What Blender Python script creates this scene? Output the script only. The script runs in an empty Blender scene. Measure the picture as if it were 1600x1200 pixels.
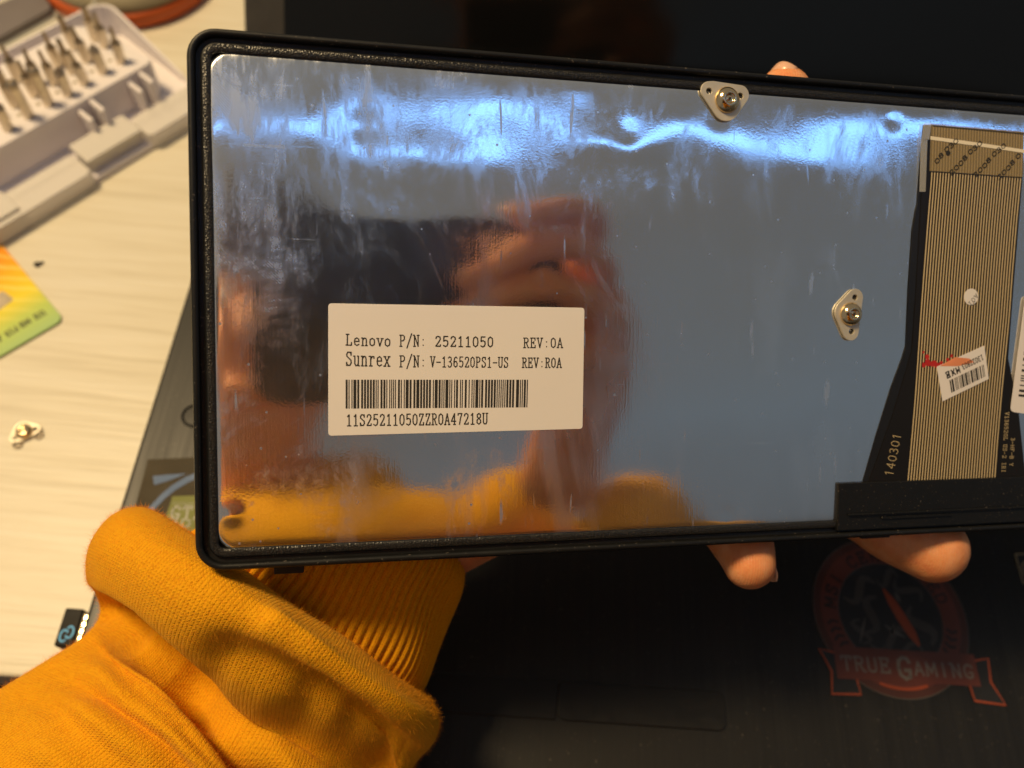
import bpy, bmesh, math, random
import numpy as np
from mathutils import Vector, Matrix
random.seed(7); rng = np.random.default_rng(7)
SC = bpy.context.scene; COL = SC.collection
PI = math.pi

# ------------------------------------------------------------------ camera
CX = np.array([.9948, -.088, -.0497]); CX /= np.linalg.norm(CX)
CY = np.array([.0521, .8676, -.4945]); CY -= CX * (CX @ CY); CY /= np.linalg.norm(CY)
CZ = np.cross(CX, CY)
M = np.array([CX, CY, CZ])                 # camera space -> world
CAM = np.array([0., 0., .275]); F = 1256.
cam = bpy.data.cameras.new('camera'); camo = bpy.data.objects.new('camera', cam); COL.objects.link(camo)
mw = Matrix([[*M[0], 0], [*M[1], 0], [*M[2], CAM[2]], [0, 0, 0, 1]])
camo.matrix_world = mw
cam.sensor_width = 36; cam.lens = F / 1600 * 36; cam.clip_start = .002; cam.clip_end = 50
cam.dof.use_dof = True; cam.dof.focus_distance = .170; cam.dof.aperture_fstop = 11.5
SC.camera = camo
SC.view_settings.view_transform = 'Standard'; SC.view_settings.look = 'None'
SC.view_settings.exposure = 0; SC.view_settings.gamma = 1

# ------------------------------------------------------------------ geometry helpers
def ray(x, y): return M @ np.array([(x - 800) / F, (600 - y) / F, -1.])
def T(x, y, z=0.):
    d = ray(x, y); return CAM + d * (z - CAM[2]) / d[2]
def PX(p):
    c = M.T @ (np.array(p) - CAM); return 800 + F * c[0] / -c[2], 600 - F * c[1] / -c[2]
NU = np.array([5824, 34, -1256.]); NU /= np.linalg.norm(NU)
NV = np.array([195, 18850, 1256.]); NV -= NU * (NU @ NV); NV /= np.linalg.norm(NV)
PU, PV = M @ NU, M @ NV
PN = np.cross(PU, PV)                       # panel normal, towards the camera
PD = .165
FOOT = CAM - PN * PD
def W(x, y, h=0.):                          # world point on the plane h in front of the panel face
    d = ray(x, y); return CAM + d * ((h - PD) / (d @ PN))
def U(x, y, h=0.):                          # same in panel coordinates
    q = W(x, y, h) - FOOT; return np.array([q @ PU, q @ PV, h])
def PW(u, v, h): return FOOT + PU * u + PV * v + PN * h
PANEL_M = Matrix([[PU[0], PV[0], PN[0], FOOT[0]], [PU[1], PV[1], PN[1], FOOT[1]], [PU[2], PV[2], PN[2], FOOT[2]], [0, 0, 0, 1]])
def R(x, y, L):                             # world point L in front of the panel that its mirror shows at (x, y)
    q = U(x, y); k = (PD + L) / PD; return PW(q[0] * k, q[1] * k, L)

# ------------------------------------------------------------------ lights
w = bpy.data.worlds.new('World'); SC.world = w; w.use_nodes = True
w.node_tree.nodes['Background'].inputs[0].default_value = (.175, .170, .158, 1)
w.node_tree.nodes['Background'].inputs[1].default_value = 1.0
# dim room: warm walls on the lamp's side, cooler towards the window side, uneven like plaster and furniture out of focus
wt = w.node_tree; wn = wt.nodes
def wnode(kind, ins, **kw):
    nd = wn.new(kind)
    for k, v in kw.items(): setattr(nd, k, v)
    for k, v in ins.items():
        if hasattr(v, 'links'): wt.links.new(v, nd.inputs[k])
        else: nd.inputs[k].default_value = v
    return nd
gen = wn.new('ShaderNodeTexCoord').outputs['Generated']
dotv = wnode('ShaderNodeVectorMath', {0: gen, 1: (.62, -.74, -.25)}, operation='DOT_PRODUCT').outputs['Value']
nz = wnode('ShaderNodeTexNoise', {'Vector': gen, 'Scale': 3.4, 'Detail': 3.}).outputs['Fac']
nzc = wnode('ShaderNodeMath', {0: nz, 1: .24, 2: -.12}, operation='MULTIPLY_ADD').outputs[0]
dv = wnode('ShaderNodeMath', {0: dotv, 1: nzc}, operation='ADD').outputs[0]
wr = wnode('ShaderNodeValToRGB', {0: wnode('ShaderNodeMapRange', {0: dv, 1: .05, 2: .85, 3: 0., 4: 1.}).outputs[0]})
e_ = wr.color_ramp.elements; e_[0].position = 0; e_[0].color = (.20, .185, .160, 1); e_[1].position = 1; e_[1].color = (.06, .055, .048, 1)
for p_, c_ in ((.36, (.135, .128, .116, 1)), (.66, (.130, .155, .176, 1)), (.80, (.11, .12, .13, 1))):
    q_ = e_.new(p_); q_.color = c_
wt.links.new(wr.outputs[0], wn['Background'].inputs[0])
def area(name, loc, target, sx, sy, power, color):
    l = bpy.data.lights.new(name, 'AREA'); l.shape = 'RECTANGLE'; l.size = sx; l.size_y = sy
    l.energy = power; l.color = color
    o = bpy.data.objects.new(name, l); COL.objects.link(o); o.location = loc
    o.rotation_euler = (Vector(target) - Vector(loc)).to_track_quat('-Z', 'Y').to_euler()
    return o
LD = np.array([-.42, .25, .92]); LD /= np.linalg.norm(LD)
lp = area('ceiling_lamp', LD * 1.3, (0, .1, 0), .23, .23, 16, (1, .73, .39))
# the cool strip light up on the ceiling whose reflection is the blue band
a_, b_ = R(150, 196, 2.0), R(1750, 222, 2.0)
mid = (a_ + b_) / 2
st = bpy.data.lights.new('strip_light', 'AREA'); st.shape = 'RECTANGLE'; st.size = float(np.linalg.norm(b_ - a_)); st.size_y = .055
st.energy = 1.7; st.color = (.16, .42, 1)
so = bpy.data.objects.new('strip_light', st); COL.objects.link(so)
ex = (b_ - a_) / np.linalg.norm(b_ - a_); ez = mid - FOOT; ez -= ex * (ex @ ez); ez /= np.linalg.norm(ez); ey = np.cross(ez, ex)
so.matrix_world = Matrix([[ex[i], ey[i], ez[i], mid[i]] for i in range(3)] + [[0, 0, 0, 1]])

# ------------------------------------------------------------------ material helpers
class N:
    def __init__(s, name):
        s.m = bpy.data.materials.new(name); s.m.use_nodes = True; s.t = s.m.node_tree
        s.p = s.t.nodes['Principled BSDF']
    def n(s, kind, ins=None, **kw):
        nd = s.t.nodes.new(kind)
        for k, v in kw.items(): setattr(nd, k, v)
        for k, v in (ins or {}).items():
            if hasattr(v, 'is_linked') or hasattr(v, 'links'): s.t.links.new(v, nd.inputs[k])
            else: nd.inputs[k].default_value = v
        return nd
    def set(s, **kw):
        for k, v in kw.items():
            k = k.replace('_', ' ')
            if hasattr(v, 'links'): s.t.links.new(v, s.p.inputs[k])
            else: s.p.inputs[k].default_value = v
        return s
    def math(s, op, a, b=0., c=0.):
        nd = s.n('ShaderNodeMath', {0: a, 1: b, 2: c}, operation=op); return nd.outputs[0]
    def coord(s, out='Object', scale=(1, 1, 1), rot=(0, 0, 0)):
        tc = s.n('ShaderNodeTexCoord'); mp = s.n('ShaderNodeMapping', {0: tc.outputs[out], 'Scale': scale, 'Rotation': rot})
        return mp.outputs[0]
    def noise(s, vec, scale, detail=3., rough=.5, dist=0.):
        return s.n('ShaderNodeTexNoise', {'Vector': vec, 'Scale': scale, 'Detail': detail, 'Roughness': rough, 'Distortion': dist}).outputs['Fac']
    def ramp(s, fac, stops):
        nd = s.n('ShaderNodeValToRGB', {0: fac}); e = nd.color_ramp.elements
        while len(e) < len(stops): e.new(.5)
        for el, (pos, c) in zip(e, stops):
            el.position = pos; el.color = c if len(c) == 4 else (*c, 1)
        return nd.outputs[0]
    def maprange(s, v, a, b, c, d):
        return s.n('ShaderNodeMapRange', {0: v, 1: a, 2: b, 3: c, 4: d}).outputs[0]
    def mix(s, f, a, b):
        nd = s.n('ShaderNodeMix', data_type='RGBA')
        for i, v in ((0, f), (6, a), (7, b)):
            if hasattr(v, 'links'): s.t.links.new(v, nd.inputs[i])
            else: nd.inputs[i].default_value = v if not (isinstance(v, tuple) and len(v) == 3) else (*v, 1)
        return nd.outputs[2]
    def bump(s, h, strength=1., dist=.0001, normal=None):
        ins = {'Height': h, 'Strength': strength, 'Distance': dist}
        if normal is not None: ins['Normal'] = normal
        return s.n('ShaderNodeBump', ins).outputs[0]
def dusty(s, vec, base, amount=.72, scale=1500., col=(.12, .10, .08)):
    d = s.maprange(s.noise(vec, scale, 1., .4), amount, amount + .05, 0., .8)
    return s.mix(d, base, col)
def c4(*c): return (*c, 1) if len(c) == 3 else c

def plain(name, col, rough=.5, metal=0., nscale=0, nd=.00005, spec=.5, var=.15, alpha=1., trans=0.):
    s = N(name); v = s.coord()
    if nscale:
        nf = s.noise(v, nscale, 4.)
        f = s.maprange(s.noise(v, nscale * .13, 4.), .3, .7, 1 - var, 1 + var)
        hs = s.n('ShaderNodeHueSaturation', {'Value': f, 'Color': c4(*col)})
        s.set(Base_Color=hs.outputs[0], Normal=s.bump(nf, 1., nd))
        s.set(Roughness=s.maprange(s.noise(v, nscale * .3, 3.), .3, .7, max(0, rough - .06), min(1, rough + .08)))
    else: s.set(Base_Color=c4(*col), Roughness=rough)
    s.set(Metallic=metal, Alpha=alpha); s.p.inputs['Specular IOR Level'].default_value = spec
    if trans: s.p.inputs['Transmission Weight'].default_value = trans
    return s.m

MAT = {}
def mk_black():
    s = N('black_plastic'); v = s.coord()
    lo = s.noise(v, 120., 4.)
    s.set(Base_Color=dusty(s, v, (.006, .006, .006), .71, 1900.), Roughness=s.maprange(lo, .3, .7, .34, .52), Normal=s.bump(s.noise(v, 900., 4.), 1., .00003))
    s.p.inputs['Specular IOR Level'].default_value = .38; return s.m
MAT['black_plastic'] = mk_black() # plain('black_plastic', (.006, .006, .006), .42, nscale=900, nd=.00003, spec=.38)
def mk_ledge():
    s = N('textured_plastic'); v = s.coord()
    n1 = s.n('ShaderNodeTexVoronoi', {'Vector': v, 'Scale': 2900.}).outputs['Distance']
    s.set(Base_Color=s.ramp(n1, [(.1, (.045, .040, .034)), (.45, (.010, .010, .010))]), Roughness=.32, Normal=s.bump(n1, .8, .00013)); return s.m
MAT['textured_plastic'] = mk_ledge()
MAT['black_tape'] = plain('black_tape', (.008, .007, .006), .35, nscale=260, nd=.0001)
MAT['ink'] = plain('ink', (.02, .018, .016), .6)
MAT['paper'] = plain('paper', (.80, .755, .74), .55, nscale=160, nd=.00002, var=.025)
MAT['bracket_metal'] = plain('bracket_metal', (.68, .62, .50), .5, .6, nscale=400, nd=.00001, var=.06)
MAT['rivet_metal'] = plain('rivet_metal', (.84, .64, .38), .16, 1., nscale=200, nd=.00001, var=.04)
MAT['gold_trace'] = plain('gold_trace', (.64, .50, .28), .4, .0)
MAT['substrate'] = plain('substrate', (.009, .007, .005), .35, nscale=200, nd=.00001, spec=.35)
MAT['red_ink'] = plain('red_ink', (.5, .02, .015), .5, nscale=500, var=.4)
MAT['orange_ink'] = plain('orange_ink', (.85, .30, .14), .5, nscale=500, var=.3)
MAT['white_line'] = plain('white_line', (.82, .74, .58), .5)
MAT['clear_film'] = plain('clear_film', (.8, .8, .78), .12, alpha=.22)
MAT['white_plastic'] = plain('white_plastic', (.78, .74, .76), .45, nscale=120, nd=.00002, var=.03)
MAT['bit_steel'] = plain('bit_steel', (.68, .60, .48), .38, 1., nscale=300, nd=.00002, var=.25)
MAT['dark_steel'] = plain('dark_steel', (.42, .35, .26), .42, 1., nscale=300, nd=.00002, var=.25)
MAT['black_glass'] = plain('black_glass', (.004, .004, .004), .10, nscale=30, nd=.000002, spec=.45)
MAT['bezel'] = plain('bezel', (.03, .027, .024), .5, nscale=900, nd=.00004)
MAT['black_cap'] = plain('black_cap', (.012, .011, .010), .6, nscale=300, spec=.25)
MAT['plug_metal'] = plain('plug_metal', (.25, .22, .17), .55, .5, nscale=300)
MAT['phone_black'] = plain('phone_black', (.02, .018, .018), .35, nscale=300)
MAT['hair'] = plain('hair', (.02, .012, .008), .5, nscale=300, nd=.0005)
MAT['dark_floor'] = plain('dark_floor', (.03, .022, .016), .6, nscale=20, nd=.0005)
MAT['orange_plastic'] = plain('orange_plastic', (.50, .09, .012), .5, nscale=200)
MAT['grey_plastic'] = plain('grey_plastic', (.30, .26, .17), .4, nscale=200)
MAT['eye_white'] = plain('eye_white', (.8, .78, .74), .2)
MAT['nail'] = plain('nail', (.72, .42, .28), .3, nscale=300, var=.05)
MAT['blue_mark'] = plain('blue_mark', (.03, .35, .8), .5)
MAT['chip'] = plain('chip', (.42, .36, .27), .35, .6, nscale=300, var=.1)

def mk_plate():
    s = N('plate_metal'); tc = s.n('ShaderNodeTexCoord'); obj = tc.outputs['Object']
    # fine vertical brushing
    vb = s.n('ShaderNodeMapping', {0: obj, 'Scale': (1, .06, 1)}).outputs[0]
    br = s.noise(vb, 2600., 2.)
    br2 = s.noise(vb, 700., 3.)
    # fine grain
    gr = s.noise(obj, 2200., 2.)
    # smudge masks: streaky prints, denser towards the upper left
    vs = s.n('ShaderNodeMapping', {0: obj, 'Scale': (1, .55, 1), 'Rotation': (0, 0, .5)}).outputs[0]
    sm = s.noise(vs, 50., 10., .76, 1.2)
    sep = s.n('ShaderNodeSeparateXYZ', {0: obj})
    fx = s.maprange(sep.outputs[0], .0, .07, .015, -.10)
    fy = s.maprange(sep.outputs[1], -.02, .035, -.11, .03)
    smf = s.math('ADD', s.math('ADD', sm, fx), fy)
    smf = s.math('ADD', smf, s.maprange(sep.outputs[0], -.03, -.012, .02, 0.))
    mask = s.maprange(smf, .43, .60, 0., 1.)
    # wiping strokes
    vw = s.n('ShaderNodeMapping', {0: obj, 'Scale': (1.0, .28, 1), 'Rotation': (0, 0, -.25)}).outputs[0]
    wst = s.maprange(s.noise(vw, 420., 5., .7), .44, .62, 0., 1.)
    # fingerprint ridges, only inside cells
    dis = s.n('ShaderNodeTexWave', {'Vector': obj, 'Scale': 1150., 'Distortion': 14., 'Detail': 1.5, 'Detail Scale': .05}, wave_type='BANDS', bands_direction='DIAGONAL').outputs['Fac']
    cell = s.maprange(s.noise(obj, 60., 1.), .56, .62, 0., 1.)
    rid = s.math('MULTIPLY', dis, cell)
    haze = s.math('MULTIPLY', mask, s.math('ADD', s.math('MULTIPLY', wst, .60), .30))
    haze = s.math('ADD', haze, s.math('MULTIPLY', rid, s.math('MULTIPLY', s.math('ADD', mask, .15), .5)))
    haze = s.n('ShaderNodeClamp', {0: haze}).outputs[0]
    # sparse tiny scratches
    vsc = s.n('ShaderNodeMapping', {0: obj, 'Scale': (1., .12, 1), 'Rotation': (0, 0, .5)}).outputs[0]
    sc = s.maprange(s.noise(vsc, 520., 2., .45), .69, .76, 0., 1.)
    vo = s.n('ShaderNodeTexVoronoi', {'Vector': obj, 'Scale': 260.}).outputs['Distance']
    spk = s.maprange(vo, .05, .09, .9, 0.)
    vsm = s.n('ShaderNodeMapping', {0: obj, 'Scale': (1, .35, 1)}).outputs[0]
    smear = s.maprange(s.noise(vsm, 58., 5., .6, .5), .55, .66, 0., .30)
    hl = s.n('ShaderNodeMapping', {0: obj, 'Scale': (.05, 1, 1)}).outputs[0]
    hsc = s.maprange(s.noise(hl, 900., 2., .5), .70, .78, 0., .5)
    haze = s.n('ShaderNodeClamp', {0: s.math('ADD', haze, smear)}).outputs[0]
    haze2 = s.math('MINIMUM', s.math('ADD', s.math('ADD', haze, sc), s.math('ADD', spk, hsc)), 1.)
    rough = s.maprange(haze2, 0., 1., .06, .34)
    s.set(Base_Color=s.mix(haze, (.82, .825, .82), (.86, .87, .88)), Metallic=1., Roughness=rough)
    hgt = s.math('ADD', s.math('MULTIPLY', br, .55), s.math('ADD', s.math('MULTIPLY', gr, .5), s.math('MULTIPLY', br2, .4)))
    s.set(Normal=s.bump(hgt, 1., .0000062))
    s.p.inputs['Anisotropic'].default_value = .6
    tg = s.n('ShaderNodeTangent', direction_type='UV_MAP'); tg.uv_map = 'UVMap'
    s.t.links.new(tg.outputs[0], s.p.inputs['Tangent'])
    # wide metal lobe, then grease film whose blue paints in the strip light's scatter
    g2 = s.n('ShaderNodeBsdfAnisotropic', {'Color': (.80, .81, .82, 1), 'Roughness': .30, 'Anisotropy': .45, 'Normal': s.bump(s.math('ADD', gr, s.math('MULTIPLY', br, .8)), 1., .00002), 'Tangent': tg.outputs[0]})
    m0 = s.n('ShaderNodeMixShader', {0: s.maprange(s.noise(obj, 26., 3., .6), .3, .7, .09, .25), 1: s.p.outputs[0], 2: g2.outputs[0]})
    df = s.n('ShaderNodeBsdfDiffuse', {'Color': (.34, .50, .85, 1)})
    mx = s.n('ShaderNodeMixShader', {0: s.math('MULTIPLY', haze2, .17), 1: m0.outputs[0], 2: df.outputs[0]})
    s.t.links.new(mx.outputs[0], s.t.nodes['Material Output'].inputs[0])
    return s.m
MAT['plate'] = mk_plate()

def mk_table():
    s = N('table_laminate'); v = s.coord('Object', (1, 1, 1))
    g = s.n('ShaderNodeMapping', {0: v, 'Scale': (.045, 1, 1)}).outputs[0]
    n1 = s.noise(g, 230., 5., .6, .15)
    n2 = s.noise(g, 520., 3., .6)
    grain = s.math('ADD', s.math('MULTIPLY', n1, .7), s.math('MULTIPLY', n2, .3))
    col = s.ramp(grain, [(.30, (.56, .51, .39)), (.46, (.66, .61, .48)), (.54, (.69, .645, .52)), (.7, (.72, .68, .57))])
    s.set(Base_Color=col, Roughness=.42, Normal=s.bump(grain, 1., .00035)); return s.m
MAT['table'] = mk_table()

def mk_palm():
    s = N('palm_rest'); v = s.coord()
    g = s.n('ShaderNodeMapping', {0: v, 'Scale': (1, .02, 1)}).outputs[0]
    n1 = s.noise(g, 900., 4., .7); n2 = s.noise(g, 240., 3., .6)
    k = s.math('ADD', s.math('MULTIPLY', n1, .6), s.math('MULTIPLY', n2, .4))
    s.set(Base_Color=dusty(s, v, s.ramp(k, [(.35, (.004, .0037, .003)), (.6, (.013, .012, .0095))]), .74), Roughness=s.maprange(k, .35, .65, .50, .36), Normal=s.bump(k, 1., .00003))
    s.p.inputs['Specular IOR Level'].default_value = .44
    return s.m
MAT['palm'] = mk_palm()

def mk_knit(name, rib):
    s = N(name); tc = s.n('ShaderNodeTexCoord'); sep = s.n('ShaderNodeSeparateXYZ', {0: tc.outputs['UV']})
    obj = tc.outputs['Object']
    wob = s.n('ShaderNodeTexNoise', {'Vector': obj, 'Scale': 60., 'Detail': 2.}).outputs['Fac']
    # UV is in metres of cloth
    u = s.math('ADD', s.math('MULTIPLY', sep.outputs[0], 1 / .00078), s.math('MULTIPLY', wob, 1.6))
    fu = s.math('FRACT', u)
    tri = s.math('MULTIPLY', s.math('ABSOLUTE', s.math('SUBTRACT', fu, .5)), 2.)
    vv = s.math('ADD', s.math('MULTIPLY', sep.outputs[1], 1 / .00074), s.math('MULTIPLY', tri, .55))
    row = s.math('SINE', s.math('MULTIPLY', vv, 2 * PI))
    legs = s.math('SINE', s.math('MULTIPLY', fu, 2 * PI * 2))
    colp = s.math('SUBTRACT', 1., s.math('POWER', tri, 3.))
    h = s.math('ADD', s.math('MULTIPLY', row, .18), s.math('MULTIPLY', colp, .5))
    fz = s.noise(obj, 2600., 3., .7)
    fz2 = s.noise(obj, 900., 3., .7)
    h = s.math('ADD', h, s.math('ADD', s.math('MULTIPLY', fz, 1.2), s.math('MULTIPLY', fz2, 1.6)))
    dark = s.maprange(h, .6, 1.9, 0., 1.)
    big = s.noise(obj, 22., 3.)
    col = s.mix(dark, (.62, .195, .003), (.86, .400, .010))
    hs = s.n('ShaderNodeHueSaturation', {'Value': s.maprange(big, .3, .7, .93, 1.06), 'Color': col})
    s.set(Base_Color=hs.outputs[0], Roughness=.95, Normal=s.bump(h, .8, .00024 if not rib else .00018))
    s.p.inputs['Specular IOR Level'].default_value = .1
    s.p.inputs['Sheen Weight'].default_value = .25; s.p.inputs['Sheen Roughness'].default_value = .4
    s.p.inputs['Sheen Tint'].default_value = (1, .7, .2, 1)
    return s.m
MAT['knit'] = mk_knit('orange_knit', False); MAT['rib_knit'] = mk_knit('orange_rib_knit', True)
MAT['fuzz'] = plain('fuzz_fibre', (.90, .36, .02), .9, spec=.1)

def mk_skin():
    s = N('skin'); v = s.coord()
    n1 = s.noise(v, 110., 6., .65); n2 = s.n('ShaderNodeTexVoronoi', {'Vector': v, 'Scale': 1500.}).outputs['Distance']
    wv = s.n('ShaderNodeTexWave', {'Vector': v, 'Scale': 520., 'Distortion': 6., 'Detail': 1., 'Detail Scale': .1}).outputs['Fac']
    col = s.ramp(n1, [(.32, (.66, .19, .07)), (.5, (.76, .30, .12)), (.66, (.80, .38, .19))])
    s.set(Base_Color=col, Roughness=.42, Normal=s.bump(s.math('ADD', n2, s.math('MULTIPLY', wv, .8)), .6, .00007))
    s.p.inputs['Subsurface Weight'].default_value = .25; s.p.inputs['Subsurface Scale'].default_value = .002
    s.p.inputs['Subsurface Radius'].default_value = (1, .35, .15)
    return s.m
MAT['skin'] = mk_skin()

def mk_card():
    s = N('card_print'); tc = s.n('ShaderNodeTexCoord'); sep = s.n('ShaderNodeSeparateXYZ', {0: tc.outputs['Object']})
    d = s.math('ADD', s.math('MULTIPLY', s.math('ABSOLUTE', sep.outputs[1]), 24.), s.math('MULTIPLY', sep.outputs[0], 2.))
    col = s.ramp(d, [(.0, (.36, .55, .22)), (.28, (.50, .62, .12)), (.50, (.85, .68, .03)), (.78, (.95, .50, .01)), (1., (.9, .33, .01))])
    wv = s.n('ShaderNodeTexWave', {'Vector': tc.outputs['Object'], 'Scale': 90., 'Distortion': 2.}, bands_direction='DIAGONAL').outputs['Fac']
    col = s.mix(s.math('MULTIPLY', s.maprange(wv, .75, 1., 0., 1.), s.maprange(s.math('ABSOLUTE', sep.outputs[1]), .008, .02, 0., .5)), col, (1., .86, .25))
    s.set(Base_Color=col, Roughness=.3); return s.m
MAT['card'] = mk_card()
MAT['st_red'] = plain('st_red', (.06, .019, .012), .4, nscale=300, var=.3)
MAT['st_red2'] = plain('st_red2', (.11, .028, .017), .4, nscale=300, var=.3)
MAT['st_orange'] = plain('st_orange', (.28, .05, .014), .4, nscale=300, var=.3)
MAT['st_black'] = plain('st_black', (.012, .012, .012), .45, nscale=300, var=.4)
MAT['st_grey'] = plain('st_grey', (.085, .078, .07), .4, nscale=300, var=.3)
MAT['st_light'] = plain('st_light', (.15, .135, .12), .4, nscale=300, var=.2)
MAT['st_dull'] = plain('st_dull', (.045, .040, .036), .4, nscale=300, var=.3)
MAT['st_gold'] = plain('st_gold', (.42, .33, .18), .4, nscale=300, var=.2)
MAT['st_blue'] = plain('st_blue', (.10, .16, .30), .65, nscale=300, var=.2)
MAT['st_green'] = plain('st_green', (.17, .19, .04), .65, nscale=300, var=.2)
MAT['st_dgreen'] = plain('st_dgreen', (.055, .065, .02), .35)
MAT['st_film'] = plain('st_film', (.09, .075, .05), .62, nscale=500, nd=.00002, alpha=.75, spec=.15)

# ------------------------------------------------------------------ object helpers
def link(o, parent=None):
    COL.objects.link(o)
    if parent is not None: o.parent = parent
    return o
def tag(o, label=None, cat=None, group=None, kind=None):
    for k, v in (('label', label), ('category', cat), ('group', group), ('kind', kind)):
        if v: o[k] = v
    return o
def empty(name, loc=(0, 0, 0), mat=None):
    o = bpy.data.objects.new(name, None); COL.objects.link(o); o.empty_display_size = .01
    if mat is not None: o.matrix_world = mat
    else: o.location = loc
    return o
def mesh(name, V, Fc, mat, parent=None, smooth=False, uv=None):
    m = bpy.data.meshes.new(name); m.from_pydata([tuple(map(float, v)) for v in V], [], [tuple(int(i) for i in f) for f in Fc]); m.update()
    if smooth: m.polygons.foreach_set('use_smooth', [True] * len(m.polygons))
    if uv is not None:
        l = m.uv_layers.new(name='UVMap'); vi = np.zeros(len(m.loops), dtype=int); m.loops.foreach_get('vertex_index', vi)
        l.data.foreach_set('uv', np.asarray(uv)[vi].astype(float).ravel())
    if mat is not None: m.materials.append(mat if not isinstance(mat, str) else MAT[mat])
    return link(bpy.data.objects.new(name, m), parent)
def local(o, Mx):
    """re-express world-space mesh data in the frame Mx and put the object there"""
    o.data.transform(Mx.inverted()); o.matrix_world = Mx; return o
class MB:
    def __init__(s): s.V = []; s.F = []
    def add(s, V, Fc):
        b = len(s.V); s.V += [tuple(map(float, v)) for v in V]; s.F += [tuple(i + b for i in f) for f in Fc]
    def box(s, a, b):
        (x0, y0, z0), (x1, y1, z1) = a, b
        s.add([(x0, y0, z0), (x1, y0, z0), (x1, y1, z0), (x0, y1, z0), (x0, y0, z1), (x1, y0, z1), (x1, y1, z1), (x0, y1, z1)],
              [(3, 2, 1, 0), (4, 5, 6, 7), (0, 1, 5, 4), (1, 2, 6, 5), (2, 3, 7, 6), (3, 0, 4, 7)])
    def prism(s, pts, z0, z1, cap0=True):
        n = len(pts)
        s.add([(p[0], p[1], z0) for p in pts] + [(p[0], p[1], z1) for p in pts],
              [tuple(range(n, 2 * n))] + ([tuple(range(n - 1, -1, -1))] if cap0 else []) + [(i, (i + 1) % n, n + (i + 1) % n, n + i) for i in range(n)])
    def lathe(s, c, prof, n=20):
        b = []
        for r, z in prof: b += [(c[0] + r * math.cos(2 * PI * k / n), c[1] + r * math.sin(2 * PI * k / n), c[2] + z) for k in range(n)]
        Fc = [(i * n + k, i * n + (k + 1) % n, (i + 1) * n + (k + 1) % n, (i + 1) * n + k) for i in range(len(prof) - 1) for k in range(n)]
        Fc += [tuple(range((len(prof) - 1) * n, len(prof) * n)), tuple(range(n - 1, -1, -1))]
        s.add(b, Fc)
    def obj(s, name, mat, parent=None, smooth=False): return mesh(name, s.V, s.F, mat, parent, smooth)
def ccw(pts):
    a = sum(p[0] * q[1] - q[0] * p[1] for p, q in zip(pts, list(pts[1:]) + [pts[0]]))
    return list(pts) if a > 0 else list(pts)[::-1]
def rrect(x0, y0, x1, y1, r, n=6):
    P = []
    for cx, cy, a in ((x1 - r, y1 - r, 0), (x0 + r, y1 - r, 90), (x0 + r, y0 + r, 180), (x1 - r, y0 + r, 270)):
        for k in range(n + 1):
            t = math.radians(a + 90 * k / n); P.append((cx + r * math.cos(t), cy + r * math.sin(t)))
    return P
def bevel(o, wd=.0003, seg=2):
    md = o.modifiers.new('bevel', 'BEVEL'); md.width = wd; md.segments = seg; md.limit_method = 'ANGLE'; return o
def holed(outline, holes, thick):
    """flat plate with real holes"""
    bm = bmesh.new()
    for loop in [outline] + holes:
        vs = [bm.verts.new((p[0], p[1], 0)) for p in loop]
        for i in range(len(vs)): bm.edges.new((vs[i], vs[(i + 1) % len(vs)]))
    bmesh.ops.triangle_fill(bm, use_beauty=True, edges=bm.edges[:])
    r = bmesh.ops.extrude_face_region(bm, geom=bm.faces[:])
    bmesh.ops.translate(bm, verts=[g for g in r['geom'] if isinstance(g, bmesh.types.BMVert)], vec=(0, 0, thick))
    bmesh.ops.recalc_face_normals(bm, faces=bm.faces[:])
    m = bpy.data.meshes.new('m'); bm.to_mesh(m); bm.free(); return m
def circ(c, r, n=14): return [(c[0] + r * math.cos(2 * PI * k / n), c[1] + r * math.sin(2 * PI * k / n)) for k in range(n)]
def hull(P):
    P = sorted(set((round(a, 9), round(b, 9)) for a, b in P))
    def half(Q):
        h = []
        for p in Q:
            while len(h) > 1 and (h[-1][0] - h[-2][0]) * (p[1] - h[-2][1]) - (h[-1][1] - h[-2][1]) * (p[0] - h[-2][0]) <= 0: h.pop()
            h.append(p)
        return h
    a, b = half(P), half(P[::-1]); return a[:-1] + b[:-1]

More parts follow.
